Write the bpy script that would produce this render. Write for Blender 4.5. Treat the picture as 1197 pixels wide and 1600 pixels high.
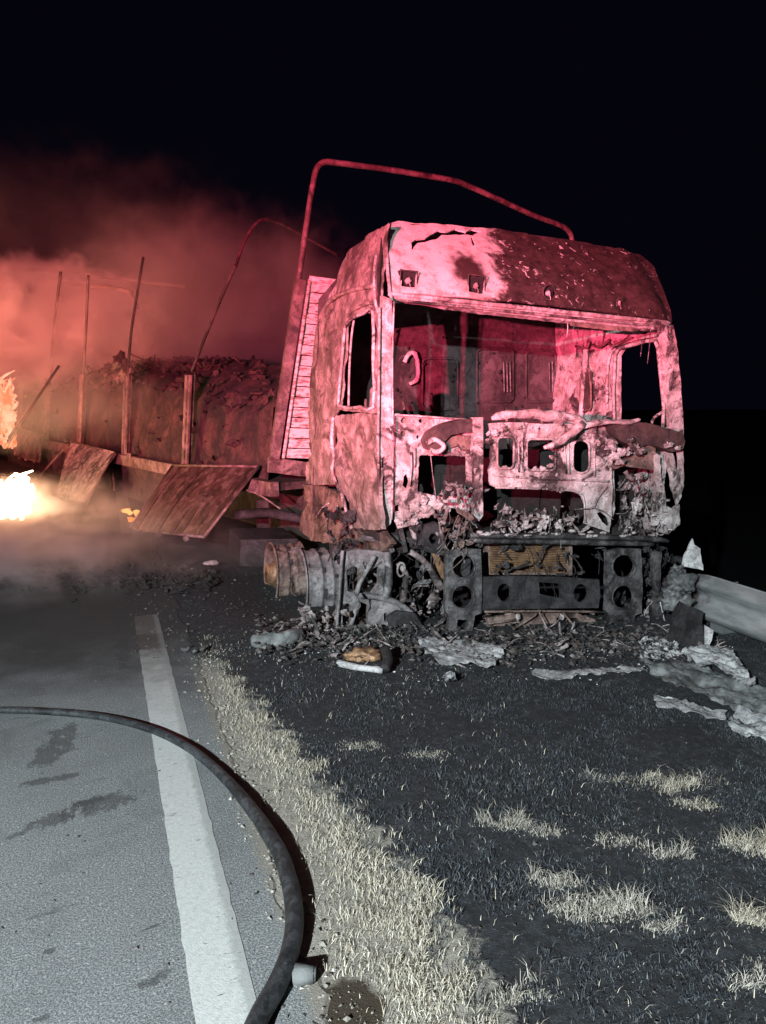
import bpy, bmesh, math, random
import numpy as np
from mathutils import Vector, Matrix, noise as mn
from mathutils.geometry import delaunay_2d_cdt
random.seed(7); rng = np.random.default_rng(11)
S = bpy.context.scene
for o in list(bpy.data.objects): bpy.data.objects.remove(o)

# ------------------------------------------------------------ camera
F = 1200.0                                   # focal length in photo pixels (photo 1197 x 1600)
YAW, PIT = math.radians(20), math.radians(-9)
CP = Vector((0, 0, 1.6))
FW = Vector((math.sin(YAW)*math.cos(PIT), math.cos(YAW)*math.cos(PIT), math.sin(PIT)))
RT = Vector((math.cos(YAW), -math.sin(YAW), 0)); UP = RT.cross(FW)
cam = bpy.data.cameras.new('camera'); co = bpy.data.objects.new('camera', cam); S.collection.objects.link(co)
co.matrix_world = Matrix(((RT.x, UP.x, -FW.x, CP.x), (RT.y, UP.y, -FW.y, CP.y), (RT.z, UP.z, -FW.z, CP.z), (0, 0, 0, 1)))
cam.sensor_fit = 'VERTICAL'; cam.sensor_height = 24; cam.lens = F/1600*24; cam.clip_end = 500; cam.clip_start = .05
S.camera = co
S.view_settings.view_transform = 'Standard'; S.view_settings.look = 'None'; S.view_settings.exposure = 0; S.view_settings.gamma = 1
S.cycles.use_denoising = True
S.cycles.max_bounces = 6; S.cycles.volume_bounces = 1
S.cycles.volume_step_rate = 1.5; S.cycles.volume_max_steps = 96
try: S.cycles.denoiser = 'OPENIMAGEDENOISE'
except Exception: pass
# ------------------------------------------------------------ night sky
w = bpy.data.worlds.new('World'); S.world = w; w.use_nodes = True
bg = w.node_tree.nodes['Background']; bg.inputs[0].default_value = (.38, .34, .95, 1); bg.inputs[1].default_value = .0038
# ------------------------------------------------------------ lamps: white work light and red beacon of the fire engine behind the camera
def lamp(name, kind, loc, energy, color, target=None, **kw):
    l = bpy.data.lights.new(name, kind); l.energy = energy; l.color = color
    for k, v in kw.items(): setattr(l, k, v)
    o = bpy.data.objects.new(name, l); S.collection.objects.link(o); o.location = loc
    if target: o.rotation_euler = (Vector(target)-Vector(loc)).to_track_quat('-Z', 'Y').to_euler()
    return o
lamp('work_light', 'SPOT', (-3.2, -2.6, 3.1), 6000, (.88, .97, 1.0), (1.05, 3.4, -1.95), spot_size=math.radians(78), spot_blend=.75, shadow_soft_size=.05)
lamp('red_beacon', 'SPOT', (-3.6, -1.2, 1.9), 15000, (1.0, .085, .19), (1.3, 8.8, 10.9), spot_size=math.radians(104), spot_blend=.28, shadow_soft_size=.05)
lamp('fire_light', 'POINT', (-1.55, 10.6, .5), 330, (1.0, .50, .20), shadow_soft_size=.3)
lamp('rear_fire_light', 'SPOT', (-2.4, 11.2, 2.0), 2300, (1.0, .26, .17), (-1.4, 15.0, 3.4), spot_size=math.radians(110), spot_blend=.6, shadow_soft_size=.5)

# ------------------------------------------------------------ helpers
WL = {}
def pix(p):
    d = p-CP; z = d.dot(FW); return 598.5+F*d.dot(RT)/z, 800-F*d.dot(UP)/z
def ray(px, py): return FW+RT*((px-598.5)/F)+UP*((800-py)/F)
def at(px, py, depth): return CP+ray(px, py)*depth
def solve(surf, px, py, g=(1., 1.)):
    u, v = g
    for _ in range(14):
        a = pix(surf(u, v)); e = 1e-3
        b = pix(surf(u+e, v)); c = pix(surf(u, v+e))
        A = (b[0]-a[0])/e; B = (c[0]-a[0])/e; Cc = (b[1]-a[1])/e; D = (c[1]-a[1])/e
        det = A*D-B*Cc
        if abs(det) < 1e-9: break
        rx, ry = px-a[0], py-a[1]
        du = (rx*D-B*ry)/det; dv = (A*ry-rx*Cc)/det
        m = max(abs(du), abs(dv)); k = min(1, 1.0/m) if m else 1
        u += du*k; v += dv*k
        if m < 1e-5: break
    return u, v
def P(surf, pts, g=(1., 1.)): return [solve(surf, x, y, g) for x, y in pts]
def prop(o, label=None, cat=None, group=None, kind=None):
    if label: o['label'] = label
    if cat: o['category'] = cat
    if group: o['group'] = group
    if kind: o['kind'] = kind
    return o
def empty(name, loc, label, cat, group=None):
    o = bpy.data.objects.new(name, None); S.collection.objects.link(o); o.location = loc; o.empty_display_size = .2
    WL[o] = Vector(loc); return prop(o, label, cat, group)
def mk(name, V, Fc, mat, parent=None, smooth=False, origin=None, **kw):
    V = [Vector(v) for v in V]
    if origin is None:
        lo = [min(v[i] for v in V) for i in range(3)]; hi = [max(v[i] for v in V) for i in range(3)]
        origin = Vector([(a+b)/2 for a, b in zip(lo, hi)])
        if parent is None: origin.z = lo[2]
    me = bpy.data.meshes.new(name); me.from_pydata([v-origin for v in V], [], Fc); me.update()
    if mat: me.materials.append(mat)
    if smooth: me.polygons.foreach_set('use_smooth', [True]*len(me.polygons))
    o = bpy.data.objects.new(name, me); S.collection.objects.link(o)
    o.location = origin-(WL[parent] if parent else Vector()); WL[o] = Vector(origin)
    if parent: o.parent = parent
    return prop(o, **kw)
class MB:
    def __init__(s): s.V = []; s.F = []
    def add(s, V, Fc): n = len(s.V); s.V += [Vector(v) for v in V]; s.F += [tuple(i+n for i in f) for f in Fc]; return s
    def box(s, c, ax, h):
        c = Vector(c); V = [c+ax[0]*(h[0]*a)+ax[1]*(h[1]*b)+ax[2]*(h[2]*d) for a in (-1, 1) for b in (-1, 1) for d in (-1, 1)]
        return s.add(V, [(0, 1, 3, 2), (4, 6, 7, 5), (0, 4, 5, 1), (2, 3, 7, 6), (0, 2, 6, 4), (1, 5, 7, 3)])
    def bar(s, a, b, w, h, side=None):
        a, b = Vector(a), Vector(b); d = (b-a); L = d.length; d.normalize()
        u = (side or Vector((0, 0, 1))).cross(d)
        if u.length < .05: u = Vector((1, 0, 0)).cross(d)
        u.normalize(); v = d.cross(u); return s.box((a+b)/2, (d, u, v), (L/2, w/2, h/2))
    def tube(s, pts, r, n=8, sub=4, cap=True, wob=0):
        pts = [Vector(p) for p in pts]; rs = r if isinstance(r, (list, tuple)) else [r]*len(pts)
        if len(pts) > 2 and sub > 1:
            q = []; qr = []
            for i in range(len(pts)-1):
                p0, p1, p2, p3 = pts[max(i-1, 0)], pts[i], pts[i+1], pts[min(i+2, len(pts)-1)]
                for k in range(sub):
                    t = k/sub; q.append(.5*((2*p1)+(p2-p0)*t+(2*p0-5*p1+4*p2-p3)*t*t+(3*p1-p0-3*p2+p3)*t**3)); qr.append(rs[i]*(1-t)+rs[i+1]*t)
            q.append(pts[-1]); qr.append(rs[-1]); pts, rs = q, qr
        V = []; Fc = []; u = None
        for i, p in enumerate(pts):
            d = (pts[min(i+1, len(pts)-1)]-pts[max(i-1, 0)]).normalized()
            if u is None: u = d.orthogonal().normalized()
            u = (u-d*u.dot(d)).normalized(); v = d.cross(u)
            for k in range(n):
                a = 2*math.pi*k/n; rr = rs[i]
                if wob: rr *= 1+wob*mn.noise((p+u*math.cos(a)*.3+v*math.sin(a)*.3)*9)
                V.append(p+u*(rr*math.cos(a))+v*(rr*math.sin(a)))
        for i in range(len(pts)-1):
            for k in range(n): Fc.append((i*n+k, i*n+(k+1) % n, (i+1)*n+(k+1) % n, (i+1)*n+k))
        if cap: Fc += [tuple(range(n))[::-1], tuple((len(pts)-1)*n+k for k in range(n))]
        return s.add(V, Fc)
    def chunk(s, c, r, seed=0, sq=(1, 1, 1), amp=.5, sub=2):
        bm = bmesh.new(); bmesh.ops.create_icosphere(bm, subdivisions=sub, radius=1)
        c = Vector(c); V = []
        for v in bm.verts:
            p = v.co.copy(); k = max(.15, 1+amp*mn.noise(p*1.7+Vector((seed*3.1, seed, 0)))+amp*.5*mn.noise(p*4+Vector((seed, 0, 5)))+(amp*.12*mn.noise(p*9) if sub > 2 else 0))
            V.append(c+Vector((p.x*sq[0], p.y*sq[1], p.z*sq[2]))*(r*k))
        Fc = [tuple(v.index for v in f.verts) for f in bm.faces]; bm.free(); return s.add(V, Fc)
    def strip(s, p, d, wdt, L, rr, n=7, th=.004):
        u = d.orthogonal().normalized(); V = []
        for i in range(n+1):
            w_ = wdt*(.5+.7*rr.random()); 
            for k in (-1, 0, 1): V.append(p+u*(w_*k/2)+d.cross(u)*(wdt*.25*(1-abs(k))*rr.uniform(-1, 1)))
            d = (d+Vector((rr.uniform(-1, 1), rr.uniform(-1, 1), rr.uniform(-1, 1)))*.45).normalized(); u = (u+Vector((rr.uniform(-1, 1), rr.uniform(-1, 1), rr.uniform(-1, 1)))*.35); u = (u-d*u.dot(d)).normalized(); p = p+d*(L/n)
        m0 = len(V); nn = d.cross(u)*th; V += [v+nn for v in V]; Fc = []
        for i in range(n):
            for k in (0, 1): a = i*3+k; Fc += [(a, a+1, a+4, a+3), (m0+a+3, m0+a+4, m0+a+1, m0+a)]
            a = i*3; Fc += [(a+3, m0+a+3, m0+a, a), (a+2, m0+a+2, m0+a+5, a+5)]
        return s.add(V, Fc)
    def out(s, name, mat, parent=None, smooth=False, **kw): return mk(name, s.V, s.F, mat, parent, smooth, **kw)
def inside(pt, poly):
    x, y = pt; c = False; j = len(poly)-1
    for i in range(len(poly)):
        xi, yi = poly[i]; xj, yj = poly[j]
        if (yi > y) != (yj > y) and x < (xj-xi)*(y-yi)/(yj-yi)+xi: c = not c
        j = i
    return c
def ragged(poly, step, amp, seed=0):
    out = []; n = len(poly)
    for i in range(n):
        a = Vector(poly[i]); b = Vector(poly[(i+1) % n]); d = b-a; L = d.length
        if L < 1e-6: continue
        nn = Vector((-d.y, d.x))/L; k = max(1, int(L/step))
        for j in range(k):
            p = a+d*(j/k)
            if amp: p += nn*amp*(mn.noise(Vector((p.x*17+seed, p.y*17, seed)))+.6*mn.noise(Vector((p.x*45, p.y*45+seed, 3))))
            out.append((p.x, p.y))
    return out
def sheet(name, surf, outer, holes, th, mat, parent=None, grid=.05, dent=.008, rag=.006, seed=0, dsc=5.0, smooth=True, mb=None, **kw):
    """A plate on a surface surf(u,v): exact outline and openings, dents, real thickness."""
    step = grid
    loops = [ragged(outer, step, rag, seed)]+[ragged(h, step*.6, rag*.8, seed+i+1) for i, h in enumerate(holes)]
    pts = []; edges = []
    for lp in loops:
        b = len(pts); pts += [Vector(p) for p in lp]; edges += [(b+i, b+(i+1) % len(lp)) for i in range(len(lp))]
    xs = [p[0] for p in loops[0]]; ys = [p[1] for p in loops[0]]
    ny = 0; y = min(ys)+step/2
    while y < max(ys):
        x = min(xs)+(step/2 if ny % 2 else 0)
        while x < max(xs):
            q = (x+step*.15*math.sin(x*91+y*37), y+step*.15*math.cos(x*53+y*71))
            if inside(q, loops[0]) and not any(inside(q, h) for h in loops[1:]): pts.append(Vector(q))
            x += step
        y += step*.87; ny += 1
    vo, eo, fo, *_ = delaunay_2d_cdt(pts, edges, [], 0, 1e-5)
    keep = []
    for f in fo:
        c = (sum(vo[i].x for i in f)/len(f), sum(vo[i].y for i in f)/len(f))
        if inside(c, loops[0]) and not any(inside(c, h) for h in loops[1:]): keep.append(tuple(f))
    used = sorted({i for f in keep for i in f}); mp = {o: n for n, o in enumerate(used)}
    A = []; B = []
    for i in used:
        u, v = vo[i]; p = surf(u, v); e = 1e-3
        n = (surf(u+e, v)-p).cross(surf(u, v+e)-p)
        n = n.normalized() if n.length > 0 else Vector((0, -1, 0))
        if n.dot(CP-p) < 0: n = -n
        d = dent*(mn.noise(p*dsc+Vector((seed*7, 0, 0)))+.5*mn.noise(p*dsc*2.7)+.25*mn.noise(p*dsc*6))
        A.append(p+n*d); B.append(p+n*(d-th))
    n = len(A); Fk = [tuple(mp[i] for i in f) for f in keep]
    cnt = {}
    for f in Fk:
        for i in range(len(f)):
            a, b = f[i], f[(i+1) % len(f)]; cnt[(a, b)] = cnt.get((a, b), 0)+1
    V = A+B; Fc = []
    f0 = Fk[0]; nn = (A[f0[1]]-A[f0[0]]).cross(A[f0[2]]-A[f0[0]])
    flip = nn.dot(CP-A[f0[0]]) < 0
    for f in Fk: Fc.append(f[::-1] if flip else f); Fc.append(tuple(i+n for i in (f if flip else f[::-1])))
    for (a, b) in list(cnt):
        if (b, a) not in cnt:
            k = len(V); V += [A[a], A[b], B[b], B[a]]
            Fc.append((k, k+1, k+2, k+3) if flip else (k+3, k+2, k+1, k))
    if mb is not None: mb.add(V, Fc); return mb
    return mk(name, V, Fc, mat, parent, smooth, **kw)
def circ(c, r, n=18, sy=1.0): return [(c[0]+r*math.cos(2*math.pi*i/n), c[1]+sy*r*math.sin(2*math.pi*i/n)) for i in range(n)]
def rrect(x0, y0, x1, y1, r):
    o = []
    for cx, cy, a in ((x1-r, y1-r, 0), (x0+r, y1-r, 90), (x0+r, y0+r, 180), (x1-r, y0+r, 270)):
        o += [(cx+r*math.cos(math.radians(a+t)), cy+r*math.sin(math.radians(a+t))) for t in (0, 30, 60, 90)]
    return o
class Frame:
    def __init__(s, O, yaw, roll):
        a, r = math.radians(yaw), math.radians(roll); s.O = Vector(O)
        ex = Vector((math.cos(a), math.sin(a), 0)); s.ey = Vector((-math.sin(a), math.cos(a), 0)); ez = Vector((0, 0, 1))
        s.ex = ex*math.cos(r)-ez*math.sin(r); s.ez = ez*math.cos(r)+ex*math.sin(r)
    def __call__(s, x, y, z): return s.O+s.ex*x+s.ey*y+s.ez*z
def sm(t): t = max(0, min(1, t)); return t*t*(3-2*t)

# ------------------------------------------------------------ materials
class N:
    def __init__(s, name):
        s.m = bpy.data.materials.new(name); s.m.use_nodes = True; s.t = s.m.node_tree
        s.b = s.t.nodes['Principled BSDF']; s.pos = s.t.nodes.new('ShaderNodeNewGeometry').outputs['Position']
    def new(s, ty, **kw):
        n = s.t.nodes.new(ty)
        for k, v in kw.items(): setattr(n, k, v)
        return n
    def put(s, sock, v):
        if isinstance(v, bpy.types.NodeSocket): s.t.links.new(v, sock)
        elif isinstance(v, (tuple, list)) and len(v) == 3 and sock.type == 'RGBA': sock.default_value = (*v, 1)
        else: sock.default_value = v
    def noise(s, sc, det=5, ro=.6, vec=None, dist=0):
        n = s.new('ShaderNodeTexNoise'); s.put(n.inputs['Vector'], vec or s.pos); n.inputs['Scale'].default_value = sc
        n.inputs['Detail'].default_value = det; n.inputs['Roughness'].default_value = ro; n.inputs['Distortion'].default_value = dist; return n.outputs['Fac']
    def vor(s, sc, vec=None):
        n = s.new('ShaderNodeTexVoronoi'); s.put(n.inputs['Vector'], vec or s.pos); n.inputs['Scale'].default_value = sc; return n
    def scale(s, v):
        n = s.new('ShaderNodeMapping'); s.put(n.inputs['Vector'], s.pos); n.inputs['Scale'].default_value = v; return n.outputs[0]
    def ramp(s, f, a, b):
        n = s.new('ShaderNodeMapRange'); n.interpolation_type = 'SMOOTHSTEP'; s.put(n.inputs[0], f); n.inputs[1].default_value = a; n.inputs[2].default_value = b; return n.outputs[0]
    def math(s, op, a, b=0., c=None):
        n = s.new('ShaderNodeMath', operation=op); s.put(n.inputs[0], a); s.put(n.inputs[1], b)
        if c is not None: s.put(n.inputs[2], c)
        return n.outputs[0]
    def mix(s, f, a, b):
        n = s.new('ShaderNodeMix', data_type='RGBA'); s.put(n.inputs[0], f); s.put(n.inputs[6], a); s.put(n.inputs[7], b); return n.outputs[2]
    def xyz(s):
        n = s.new('ShaderNodeSeparateXYZ'); s.put(n.inputs[0], s.pos); return n.outputs
    def bump(s, h, st, d=.01):
        n = s.new('ShaderNodeBump'); n.inputs['Strength'].default_value = st; n.inputs['Distance'].default_value = d; s.put(n.inputs['Height'], h)
        s.t.links.new(n.outputs[0], s.b.inputs['Normal'])
    def fin(s, col, rough=.7, metal=0.):
        s.put(s.b.inputs['Base Color'], col); s.put(s.b.inputs['Roughness'], rough); s.put(s.b.inputs['Metallic'], metal); return s.m
def burnt(name, pale, mid, dark, dk=(.5, .62), md=(.42, .62), sc=4., rough=.65, metal=.15, bump=.5, specks=True, streak=False):
    n = N(name); v = n.scale((1.3, 1.3, .8)) if streak else n.pos
    c = n.mix(n.ramp(n.noise(sc, 7, .68, v, .6), *md), pale, mid)
    f = n.ramp(n.noise(sc*.55, 8, .7, v, .9), *dk); c = n.mix(f, c, dark)
    fl = n.math('MULTIPLY', n.ramp(n.noise(sc*1.7, 12, .78, v, 1.2), .525, .55), .62); c = n.mix(fl, c, tuple(q*.45 for q in mid))
    fw = n.math('MULTIPLY', n.ramp(n.noise(sc*3.3, 10, .75, None, .6), .60, .63), .7); c = n.mix(fw, c, pale)
    if specks: c = n.mix(n.ramp(n.noise(sc*9, 4, .75), .60, .68), c, tuple(x*.25 for x in mid))
    h = n.math('ADD', n.noise(sc*6, 8, .7), n.math('MULTIPLY', n.noise(sc*26, 4, .6), .5))
    n.bump(h, bump, .012)
    return n.fin(c, n.math('MULTIPLY_ADD', n.noise(sc*3, 3), .35, rough-.17), metal)
M = {}
M['ash'] = burnt('ash_white_metal', (.66, .60, .60), (.33, .26, .255), (.04, .03, .03), (.52, .60), (.40, .60), 6, bump=.8)
M['ashdark'] = burnt('ash_grey_metal', (.40, .36, .36), (.16, .12, .12), (.022, .02, .02), (.46, .6), (.4, .6), 7)
M['rust'] = burnt('rusty_metal', (.26, .19, .165), (.12, .08, .068), (.028, .021, .02), (.48, .64), (.4, .62), 7)
M['side'] = burnt('scorched_side_metal', (.42, .37, .345), (.19, .155, .14), (.065, .048, .043), (.48, .62), (.36, .58), 6)
M['black'] = burnt('charred_steel', (.055, .052, .056), (.03, .028, .03), (.012, .011, .012), (.45, .6), (.4, .6), 9, rough=.6, bump=.7)
M['grey'] = burnt('scorched_casting', (.20, .19, .195), (.08, .075, .078), (.02, .019, .02), (.44, .62), (.4, .6), 8, rough=.5, metal=.4, bump=.6)
M['cast'] = burnt('ashy_casting', (.30, .285, .29), (.16, .15, .155), (.035, .033, .034), (.5, .64), (.38, .6), 7, rough=.55, metal=.2, bump=.7)
M['soot'] = burnt('soot', (.03, .024, .024), (.018, .014, .014), (.01, .008, .008), rough=.9)
M['brown'] = burnt('charred_brown_trim', (.10, .065, .06), (.05, .035, .035), (.02, .016, .016), (.5, .66), (.4, .6), 6)
M['alu'] = burnt('melted_aluminium', (.62, .62, .63), (.38, .37, .38), (.08, .08, .085), (.56, .68), (.42, .62), 12, rough=.5, metal=.1, bump=.8)
def island(name, cols, rough=.8, bump=.3):
    n = N(name); g = n.new('ShaderNodeNewGeometry').outputs['Random Per Island']; cr = n.new('ShaderNodeValToRGB'); n.put(cr.inputs[0], g)
    e = cr.color_ramp.elements; e[0].position = 0; e[0].color = (*cols[0], 1); e[1].position = 1; e[1].color = (*cols[-1], 1)
    for i, c in enumerate(cols[1:-1]): k = e.new((i+1)/(len(cols)-1)); k.color = (*c, 1)
    n.bump(n.noise(70, 5), bump); return n.fin(cr.outputs[0], rough)
def roofmat():
    n = N('roof_panel_paint'); x, y, z = n.xyz()
    big = n.noise(3, 8, .7, None, .4); wx = n.math('ADD', x, n.math('MULTIPLY', n.math('SUBTRACT', big, .5), 1.0))
    wx = n.math('ADD', wx, n.math('MULTIPLY', n.math('SUBTRACT', z, 2.6), -.35))
    soot = n.ramp(wx, 2.80, 2.92)
    pale = n.mix(n.ramp(n.noise(9, 9, .75), .5, .66), (.74, .66, .65), (.42, .31, .30)); pale = n.mix(n.math('MULTIPLY', n.ramp(n.noise(22, 8, .75), .60, .64), .7), pale, (.12, .07, .07))
    low = n.math('MULTIPLY', n.ramp(z, 2.42, 2.28), n.ramp(n.noise(6, 6, .7), .42, .6)); pale = n.mix(n.math('MULTIPLY', low, .7), pale, (.30, .17, .16))
    vo = n.vor(9, n.scale((1, 1, 1))); chip = n.math('MULTIPLY', n.ramp(n.noise(15, 5, .60, None, 1.2), .615, .64), n.ramp(n.noise(3.1, 3), .40, .58))
    dark = n.mix(n.ramp(n.noise(12, 9, .75), .35, .65), (.028, .017, .017), (.085, .05, .048)); dark = n.mix(chip, dark, (.75, .68, .66))
    c = n.mix(soot, pale, dark)
    for (a, b, r) in ((2.60, 2.48, .13),):    # scorch above the marker lamp
        d = n.math('SQRT', n.math('ADD', n.math('POWER', n.math('SUBTRACT', x, a), 2.), n.math('POWER', n.math('SUBTRACT', z, b), 2.)))
        d = n.math('ADD', d, n.math('MULTIPLY', n.math('SUBTRACT', n.noise(14, 5), .5), .16)); c = n.mix(n.ramp(d, r*1.5, r*.6), c, (.06, .03, .03))
    n.bump(n.math('ADD', n.noise(30, 6, .7), n.math('MULTIPLY', chip, 2.)), .4, .01)
    return n.fin(c, .6, .1)
M['roof'] = roofmat()
def radmat():
    n = N('radiator_core'); x, y, z = n.xyz(); c = n.mix(n.ramp(n.noise(14, 5), .35, .65), (.40, .24, .13), (.16, .09, .06)); n.bump(n.noise(90, 2), .6); return n.fin(c, .5, .5)
M['rad'] = radmat()
def headmat():
    n = N('headboard_paint'); v = n.scale((1, 1, 3.2)); c = n.mix(n.ramp(n.noise(9, 7, .72, v), .47, .6), (.72, .60, .58), (.26, .16, .15))
    c = n.mix(n.ramp(n.noise(17, 5, .7, v), .58, .66), c, (.07, .04, .04)); n.bump(n.noise(40, 6, .7), .5); return n.fin(c, .65, .05)
M['head'] = headmat()
def roadmat():
    n = N('asphalt'); x, y, z = n.xyz()
    g = n.noise(160, 3, .7); g2 = n.noise(1.1, 6, .6); vo = n.vor(150)
    c = n.mix(n.ramp(g, .38, .66), (.10, .11, .114), (.31, .325, .33))
    c = n.mix(n.ramp(n.noise(85, 3, .6), .60, .70), c, (.42, .43, .43))
    c = n.mix(n.math('MULTIPLY', n.ramp(g2, .45, .75), .5), c, (.11, .11, .113))
    c = n.mix(n.math('MULTIPLY', n.ramp(n.noise(6, 6, .7, n.scale((.5, 2.2, 1))), .60, .72), .6), c, (.05, .05, .053)); c = n.mix(n.math('MULTIPLY', n.ramp(n.noise(2.6, 9, .7, None, 1.), .5, .7), .45), c, (.10, .105, .108)); c = n.mix(n.math('MULTIPLY', n.ramp(n.noise(28, 4, .7, n.scale((.6, 1.6, 1))), .68, .71), .8), c, (.03, .03, .032))
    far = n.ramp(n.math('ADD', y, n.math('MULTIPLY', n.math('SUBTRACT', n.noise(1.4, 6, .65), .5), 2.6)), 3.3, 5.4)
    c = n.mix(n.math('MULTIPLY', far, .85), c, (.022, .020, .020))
    for (px, py, a, b, ro) in STAINS:
        dx = n.math('SUBTRACT', x, px); dy = n.math('SUBTRACT', y, py); cs, sn = math.cos(ro), math.sin(ro)
        u = n.math('ADD', n.math('MULTIPLY', dx, cs/a), n.math('MULTIPLY', dy, sn/a)); v = n.math('SUBTRACT', n.math('MULTIPLY', dy, cs/b), n.math('MULTIPLY', dx, sn/b))
        d = n.math('ADD', n.math('MULTIPLY', u, u), n.math('MULTIPLY', v, v)); d = n.math('ADD', d, n.math('MULTIPLY', n.math('SUBTRACT', n.noise(21, 9, .78, n.scale((.8, .6, 1))), .5), 9.))
        c = n.mix(n.math('MULTIPLY', n.ramp(d, 1.3, .5), .66), c, (.045, .045, .048))
    n.bump(n.math('ADD', g, n.math('MULTIPLY', n.noise(420, 2), .5)), .75, .006)
    e = n.math('ADD', x, n.math('MULTIPLY', n.math('SUBTRACT', n.noise(16, 7, .75), .5), .14)); c = n.mix(n.math('MULTIPLY', n.math('MULTIPLY', n.ramp(e, .40, .46), .85), n.ramp(y, 4.6, 4.1)), c, (.22, .20, .165))
    n.b.inputs['Specular IOR Level'].default_value = .2
    return n.fin(c, n.math('MULTIPLY_ADD', g2, .2, .75))
def gp(px, py, z=0.):
    r = ray(px, py); return CP+r*((z-CP.z)/r.z)
STAINS = []
for (px, py, a, b, ro) in ((160, 1256, .14, .07, .25), (95, 1275, .15, .045, .5), (85, 1165, .07, .22, -.25), (80, 1218, .10, .03, .1), (190, 985, .06, .8, .0), (245, 1445, .045, .008, .3), (80, 1485, .02, .012, 0), (62, 1592, .02, .012, 0), (240, 1530, .05, .02, .4)):
    q = gp(px, py); STAINS.append((q.x, q.y, a, b, ro))
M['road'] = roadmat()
def linemat():
    n = N('road_line_paint'); x, y, z = n.xyz()
    c = n.mix(n.ramp(n.noise(60, 5, .7), .35, .75), (.46, .48, .47), (.36, .37, .36))
    wr = n.ramp(n.noise(7, 8, .75, n.scale((.6, 2.2, 1))), .60, .70); c = n.mix(n.math('MULTIPLY', wr, .75), c, (.075, .075, .075))
    right = n.ramp(n.math('ADD', x, n.math('MULTIPLY', n.noise(25, 4), .02)), .305, .325)
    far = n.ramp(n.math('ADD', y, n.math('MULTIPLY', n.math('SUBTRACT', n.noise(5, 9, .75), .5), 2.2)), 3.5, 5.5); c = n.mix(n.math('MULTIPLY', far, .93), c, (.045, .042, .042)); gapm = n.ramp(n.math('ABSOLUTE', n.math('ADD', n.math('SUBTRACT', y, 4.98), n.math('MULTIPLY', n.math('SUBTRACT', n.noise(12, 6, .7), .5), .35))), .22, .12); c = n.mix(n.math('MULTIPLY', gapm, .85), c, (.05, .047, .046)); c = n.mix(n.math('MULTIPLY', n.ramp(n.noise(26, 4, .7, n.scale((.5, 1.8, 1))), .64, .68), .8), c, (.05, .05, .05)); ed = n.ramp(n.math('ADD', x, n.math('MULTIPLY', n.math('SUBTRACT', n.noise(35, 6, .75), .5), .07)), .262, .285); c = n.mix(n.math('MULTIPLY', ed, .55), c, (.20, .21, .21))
    n.bump(n.noise(200, 3), .4, .004); return n.fin(c, .6)
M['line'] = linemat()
# boundary between the dry strip and the burnt verge, in world x as a function of y
BND = [gp(*p) for p in ((345, 1045), (385, 1080), (430, 1130), (475, 1185), (545, 1255), (620, 1330), (685, 1410), (690, 1470), (750, 1540), (800, 1600))]
BND.sort(key=lambda q: q.y)
def bx(y):
    a = np.interp(y, [q.y for q in BND], [q.x for q in BND]); return a
def verge_z(x, y):
    x = np.asarray(x, float); s = np.clip(x-.45, 0, 3.6); z = -.065*s
    t = np.clip((np.asarray(y, float)-4.9)/1.3, 0, 1); u = np.clip((x-.6)/.8, 0, 1); z = z-.13*t*t*(3-2*t)*u*u*(3-2*u)
    z = z-np.clip(x-4.75, 0, 60)*.75*(x > 4.75); z = np.maximum(z, -4.5)
    z = np.where(x < -7.2, -.06*np.clip(-7.2-x, 0, 5), z); return z
def gmat():
    n = N('verge_soil'); x, y, z = n.xyz()
    tan = n.mix(n.ramp(n.noise(40, 5, .7), .35, .7), (.36, .34, .295), (.23, .215, .18))
    bur = n.mix(n.ramp(n.noise(24, 6, .7), .4, .7), (.010, .012, .015), (.036, .042, .050))
    bur = n.mix(n.math('MULTIPLY', n.ramp(n.noise(120, 2), .66, .72), .6), bur, (.22, .22, .22)); bur = n.mix(n.math('MULTIPLY', n.ramp(n.noise(3.2, 9, .75, None, .8), .56, .68), .55), bur, (.11, .115, .12))
    bn = n.new('ShaderNodeFloatCurve'); cv = bn.mapping.curves[0]
    y0, y1 = 0.5, 6.5
    for i in range(13):
        yy = y0+(y1-y0)*i/12; v = float(bx(yy))/3
        if i == 0: cv.points[0].location = (0, v)
        elif i == 12: cv.points[-1].location = (1, v)
        else: cv.points.new(i/12, v)
    bn.mapping.update(); n.put(bn.inputs['Value'], n.math('DIVIDE', n.math('SUBTRACT', y, y0), y1-y0))
    bxv = n.math('MULTIPLY', bn.outputs[0], 3.)
    d = n.math('ADD', n.math('SUBTRACT', x, bxv), n.math('MULTIPLY', n.math('SUBTRACT', n.noise(9, 9, .75), .5), .55))
    f = n.ramp(d, -.02, .05); f = n.math('MAXIMUM', f, n.ramp(n.math('ADD', y, n.math('MULTIPLY', n.noise(4, 5), .7)), 4.6, 5.1))
    c = n.mix(f, tan, bur)
    q = gp(545, 1570); dd = n.math('SQRT', n.math('ADD', n.math('POWER', n.math('SUBTRACT', x, q.x), 2.), n.math('POWER', n.math('SUBTRACT', y, q.y), 2.)))
    dd = n.math('ADD', dd, n.math('MULTIPLY', n.math('SUBTRACT', n.noise(12, 5), .5), .12)); c = n.mix(n.ramp(dd, .12, .09), c, (.045, .032, .018))
    n.bump(n.math('ADD', n.noise(30, 8, .75), n.math('MULTIPLY', n.noise(180, 3), .4)), .9, .02); return n.fin(c, .9)
M['ground'] = gmat()
def simple(name, col, rough=.7, metal=0., var=.3, sc=20, bump=.3):
    n = N(name); c = n.mix(n.noise(sc, 5, .65), tuple(x*(1-var) for x in col), tuple(min(1, x*(1+var)) for x in col)); n.bump(n.noise(sc*4, 5), bump); return n.fin(c, rough, metal)
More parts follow.
